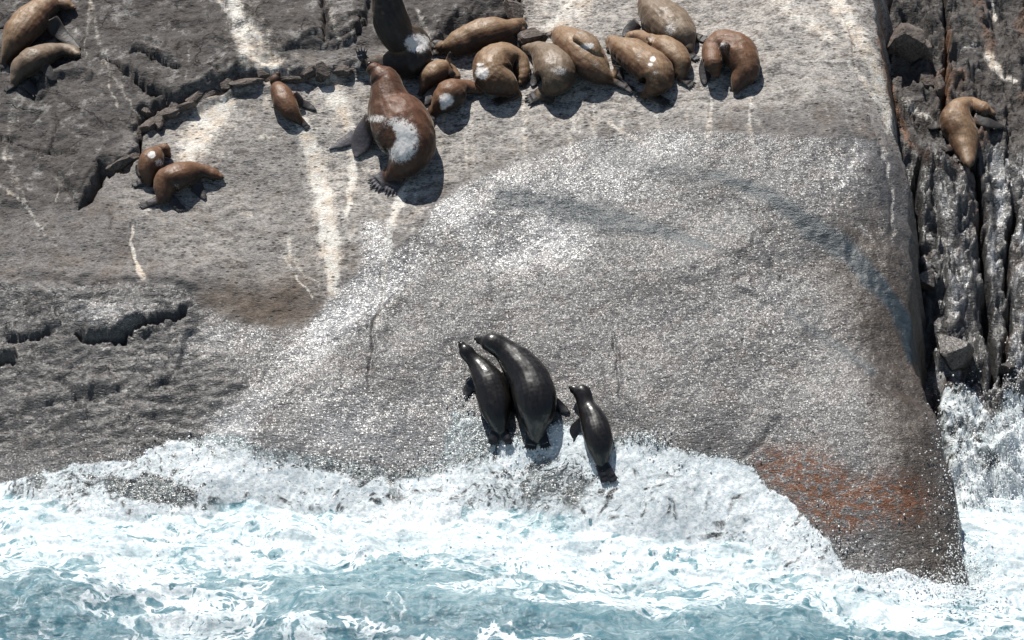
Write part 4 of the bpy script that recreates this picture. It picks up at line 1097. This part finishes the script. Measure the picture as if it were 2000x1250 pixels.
# ---- left of the rock
seal('large tan seal at the top left corner, cut by the edge of the picture', GP, TAN,
     [(16, 104, 17), (28, 82, 30), (44, 58, 38), (66, 34, 37), (90, 14, 28), (108, 4, 20)], (126, 8, 15), (144, 16),
     front=[[(98, 40, 16, .22), (118, 66, 12, .06), (156, 96, 8, .02)], [(28, 34, 11, .10), (12, 44, 9, .04), (-8, 56, 7, .02)]],
     hind=[[(14, 108, 9, .06), (8, 122, 8, .03), (0, 138, 7, .02)]])
seal('grey brown seal lying just below the large tan one at the top left', GP, GREY,
     [(34, 150, 17), (44, 134, 28), (66, 116, 31), (96, 104, 25), (122, 98, 18)], (141, 101, 14), (156, 108),
     front=[[(88, 130, 9, .10), (100, 148, 8, .03), (110, 158, 6, .02)]],
     hind=[[(34, 158, 8, .06), (20, 170, 7, .03), (4, 178, 6, .02)], [(50, 162, 9, .06), (66, 176, 9, .03), (78, 188, 8, .02)]])
seal('small rust brown seal tucked in the crack, white patch on its back', GP, RUST,
     [(292, 346, 15), (292, 326, 25), (300, 308, 26), (312, 296, 16)], (320, 291, 12, .08), (327, 300, .06),
     front=[[(272, 322, 7, .06), (272, 334, 6, .03), (277, 347, 5, .02)], [(300, 300, 6, .26), (294, 312, 6, .24), (288, 320, 4, .18)]],
     hind=[[(292, 352, 7, .06), (274, 356, 7, .03), (254, 362, 6, .02)]],
     patches=[(297, 302, 9, 8, .9), (312, 318, 12, 10, .5)])
seal('rust brown seal lying in front of the crack with its head stretched right', GP, RUST,
     [(320, 378, 18), (326, 356, 28), (346, 344, 30), (374, 336, 23), (398, 335, 16)], (416, 340, 13), (435, 347),
     front=[[(376, 348, 11, .10), (388, 370, 9, .04), (401, 390, 7, .02)]],
     hind=[[(322, 386, 8, .06), (296, 396, 7, .03), (266, 404, 6, .02)], [(334, 388, 8, .06), (344, 400, 8, .03), (360, 414, 6, .02)]],
     patches=[(344, 364, 10, 8, .35)])
seal('small slim seal lying alone above a white streak, left of the bull', GP, RUST,
     [(584, 234, 9), (568, 218, 20), (556, 198, 25), (546, 178, 20), (540, 165, 13)], (538, 157, 11, .05), (542, 147, .10),
     front=[[(572, 184, 9, .22), (584, 198, 8, .14), (586, 210, 5, .08)], [(582, 198, 7, .05), (600, 206, 7, .03), (618, 216, 4, .02)]],
     hind=[[(584, 234, 7, .05), (594, 243, 6, .03), (605, 253, 4, .02)]])
# ---- the gully
seal('tan seal draped over the broken wall beyond the gully, head turned right', None, TAN,
     [(1892, 318, 11), (1888, 296, 23), (1880, 266, 32), (1868, 236, 35), (1874, 212, 25), (1896, 204, 19)], (1918, 212, 16), (1942, 224),
     front=[[(1846, 236, 13, .10), (1830, 244, 10, .04), (1812, 248, 7, .02)], [(1902, 232, 12, .10), (1930, 240, 10, .04), (1962, 248, 7, .02)]],
     hind=[[(1870, 290, 7, .08), (1852, 290, 8, .04), (1834, 292, 7, .02)], [(1876, 298, 6, .06), (1868, 308, 7, .03), (1866, 320, 6, .02)]],
     patches=[(1882, 280, 10, 10, .3)])
# ------------------------------------------------------------------ LOOSE ROCKS
def chunk(name, label, cat, px, py, wpx, hpx, seed, lift=0.0, flatz=0.6, group=None, rot=0.0):
    """an angular stone seen at px,py, wpx by hpx pixels"""
    sc = 45.0 / FPX
    c = ground_point(px, py, 0.02 + lift)
    rg = random.Random(seed)
    bm = bmesh.new(); bmesh.ops.create_icosphere(bm, subdivisions=4, radius=1.0)
    planes = []
    for i in range(11):
        v = Vector((rg.gauss(0, 1), rg.gauss(0, 1), rg.gauss(0, 1))).normalized(); planes.append((v, rg.uniform(0.45, 0.80)))
    planes.append((Vector((0, 0, 1)), 0.6))
    A = wpx * sc * 0.5 / 0.72; B = hpx * sc * 0.5 / 0.6; Cz = min(A, B) * flatz + 0.03
    for v in bm.verts:
        p = v.co.copy()
        for n_, d_ in planes:
            q = p.dot(n_) - d_
            if q > 0: p -= n_ * q
        k = 1 + 0.04 * float(pn(np.array([p.x * 3 + seed]), np.array([p.y * 3 + p.z * 2]), 5)[0]) + 0.025 * float(pn(np.array([p.x * 8 + p.z * 5]), np.array([p.y * 8]), seed % 40)[0])
        v.co = Vector((p.x * A * k, p.y * B * k, p.z * Cz * k * 1.3))
    me = bpy.data.meshes.new(name); bm.to_mesh(me); bm.free()
    for p in me.polygons: p.use_smooth = False
    me.materials.append(M_STONE_WET if 'wet' in label else M_STONE)
    o = bpy.data.objects.new(name, me); COL.objects.link(o); o.location = c.tolist()
    n = Vector(rock_normal(c[0], c[1]).tolist())
    o.rotation_euler = (n.to_track_quat('Z', 'Y') @ Matrix.Rotation(rot, 3, 'Z').to_quaternion()).to_euler()
    o['label'] = label; o['category'] = cat
    if group: o['group'] = group
    return o

chunk('rock', 'flat tan slab lying between the curled brown seals and the pale rock', 'rock', 1042, 74, 50, 40, 3, 0.05, 0.5, rot=0.3)
chunk('rock', 'upright grey block at the top edge, left of the black cleft', 'rock', 1004, 22, 34, 56, 8, 0.0, 0.7, rot=-0.1)
chunk('boulder', 'rounded reddish stone on the ledge, right of the lone small seal', 'boulder', 632, 140, 38, 26, 5, 0.0, 0.8)
chunk('boulder', 'flat stone on the ledge beside the upright dark seal', 'boulder', 674, 140, 44, 20, 6, 0.0, 0.6)
chunk('boulder', 'large rounded block wedged in the gully, uppermost of the pile there', 'boulder', 1765, 78, 62, 60, 11, 0.0, 0.9)
chunk('boulder', 'grey block jammed below the uppermost one in the gully', 'boulder', 1800, 104, 56, 46, 12, 0.05, 0.9, rot=0.4)
chunk('boulder', 'small angular block at the foot of the black hollow in the gully', 'boulder', 1806, 166, 40, 30, 13, 0.0, 0.8)
chunk('boulder', 'narrow stone stuck in the rust stained joint above the tan seal', 'boulder', 1836, 172, 18, 36, 14, 0.0, 0.9)
chunk('boulder', 'wet blocky stone in the dark gully halfway down', 'boulder', 1812, 548, 44, 30, 15, 0.0, 0.8)
chunk('boulder', 'wet mossy boulder low in the gully above the wash', 'boulder', 1862, 690, 70, 56, 16, 0.0, 0.8)
chunk('boulder', 'small round wet stone at the head of the white runoff', 'boulder', 1966, 722, 24, 22, 18, 0.0, 0.9)
crk = [(272, 262, 34, 24), (296, 246, 46, 18), (322, 226, 52, 20), (286, 222, 20, 16), (352, 210, 66, 14), (384, 188, 40, 22), (414, 184, 60, 12), (446, 164, 44, 18), (486, 160, 66, 14), (512, 146, 26, 12), (312, 240, 22, 34), (244, 314, 62, 18), (574, 156, 60, 12), (604, 144, 34, 18)]
wh = ['lowest beside the small rust seal', 'in the bend of the crack', 'under the black overhang', 'at the tip of the long diagonal crack', 'right of the overhang', 'where the ledge starts to level', 'left of the pale run', 'below the pale run', 'middle of the level ledge', 'left of the lone small seal', 'standing on edge in the bend', 'left of the small rust seal', 'above the lone small seal', 'right of the lone small seal']
for i, ((a, b, w, h), l) in enumerate(zip(crk, wh)):
    chunk('stone', 'broken stone in the ledge crack, ' + l, 'stone', a, b, w, h, 40 + i, 0.0, 0.7, 'broken stones in the ledge crack', rot=0.5 if a < 450 else 0.1)

# ------------------------------------------------------------------ SPRAY AND FOAM CLOTS
def spray(name, specs, seed, label):
    rg = np.random.RandomState(seed)
    cs = []; rs = []
    for (a, b, sx_, sy_, n, h, r0) in specs:
        for i in range(n):
            px = a + rg.randn() * sx_; py = b + rg.randn() * sy_
            q = on_plane(px, py, 0.0)
            hh = abs(rg.randn()) * h
            p = ground_point(px, py, 0.02 + hh)
            if p[2] < 0.02:
                p = on_plane(px, py, 0.05 + hh)
            cs.append(p); rs.append(r0 * (0.3 + rg.rand() ** 4 * 2.0))
    cs = np.array(cs); rs = np.array(rs)
    ov = np.array([(1, 0, 0), (-1, 0, 0), (0, 1, 0), (0, -1, 0), (0, 0, 1), (0, 0, -1)], float)
    of = np.array([(0, 2, 4), (2, 1, 4), (1, 3, 4), (3, 0, 4), (2, 0, 5), (1, 2, 5), (3, 1, 5), (0, 3, 5)])
    V = (cs[:, None] + ov[None] * rs[:, None, None] * (0.7 + 0.6 * rg.rand(len(cs), 6, 1))).reshape(-1, 3)
    F = (of[None] + (np.arange(len(cs)) * 6)[:, None, None]).reshape(-1, 3)
    me = bpy.data.meshes.new(name)
    me.vertices.add(len(V)); me.vertices.foreach_set('co', V.astype(np.float32).ravel())
    me.loops.add(F.size); me.loops.foreach_set('vertex_index', F.ravel().astype(np.int32))
    me.polygons.add(len(F)); me.polygons.foreach_set('loop_start', (np.arange(len(F)) * 3).astype(np.int32)); me.update(calc_edges=True)
    me.materials.append(M_FOAM)
    link(bpy.data.objects.new(name, me), kind='stuff', label=label, category='spray')

spray('spray', [(1874, 1030, 6, 60, 350, 0.05, 0.005), (1890, 1110, 30, 40, 1600, 0.15, 0.009), (1920, 940, 50, 60, 3600, 0.12, 0.008), (1975, 840, 12, 60, 2200, 0.08, 0.008), (1850, 1140, 60, 14, 1200, 0.12, 0.009), (1720, 1122, 60, 6, 700, 0.04, 0.007), (1880, 820, 30, 50, 700, 0.06, 0.009)],
      3, 'white spray thrown up along the right edge of the dome')
spray('surf_droplets', [(1075, 850, 16, 14, 320, 0.06, 0.010), (1005, 862, 18, 10, 260, 0.05, 0.010), (1170, 915, 22, 14, 300, 0.05, 0.010), (1270, 852, 30, 10, 320, 0.05, 0.009), (905, 790, 12, 12, 120, 0.04, 0.009), (1000, 900, 200, 18, 1000, 0.03, 0.010), (360, 900, 90, 40, 700, 0.03, 0.010), (830, 1170, 60, 22, 300, 0.06, 0.010), (1600, 1060, 60, 26, 420, 0.04, 0.009), (340, 1160, 40, 50, 400, 0.08, 0.010), (1000, 1050, 420, 50, 1400, 0.03, 0.010)],
      4, 'flecks of foam tossed up where the swash breaks round the wet seals')
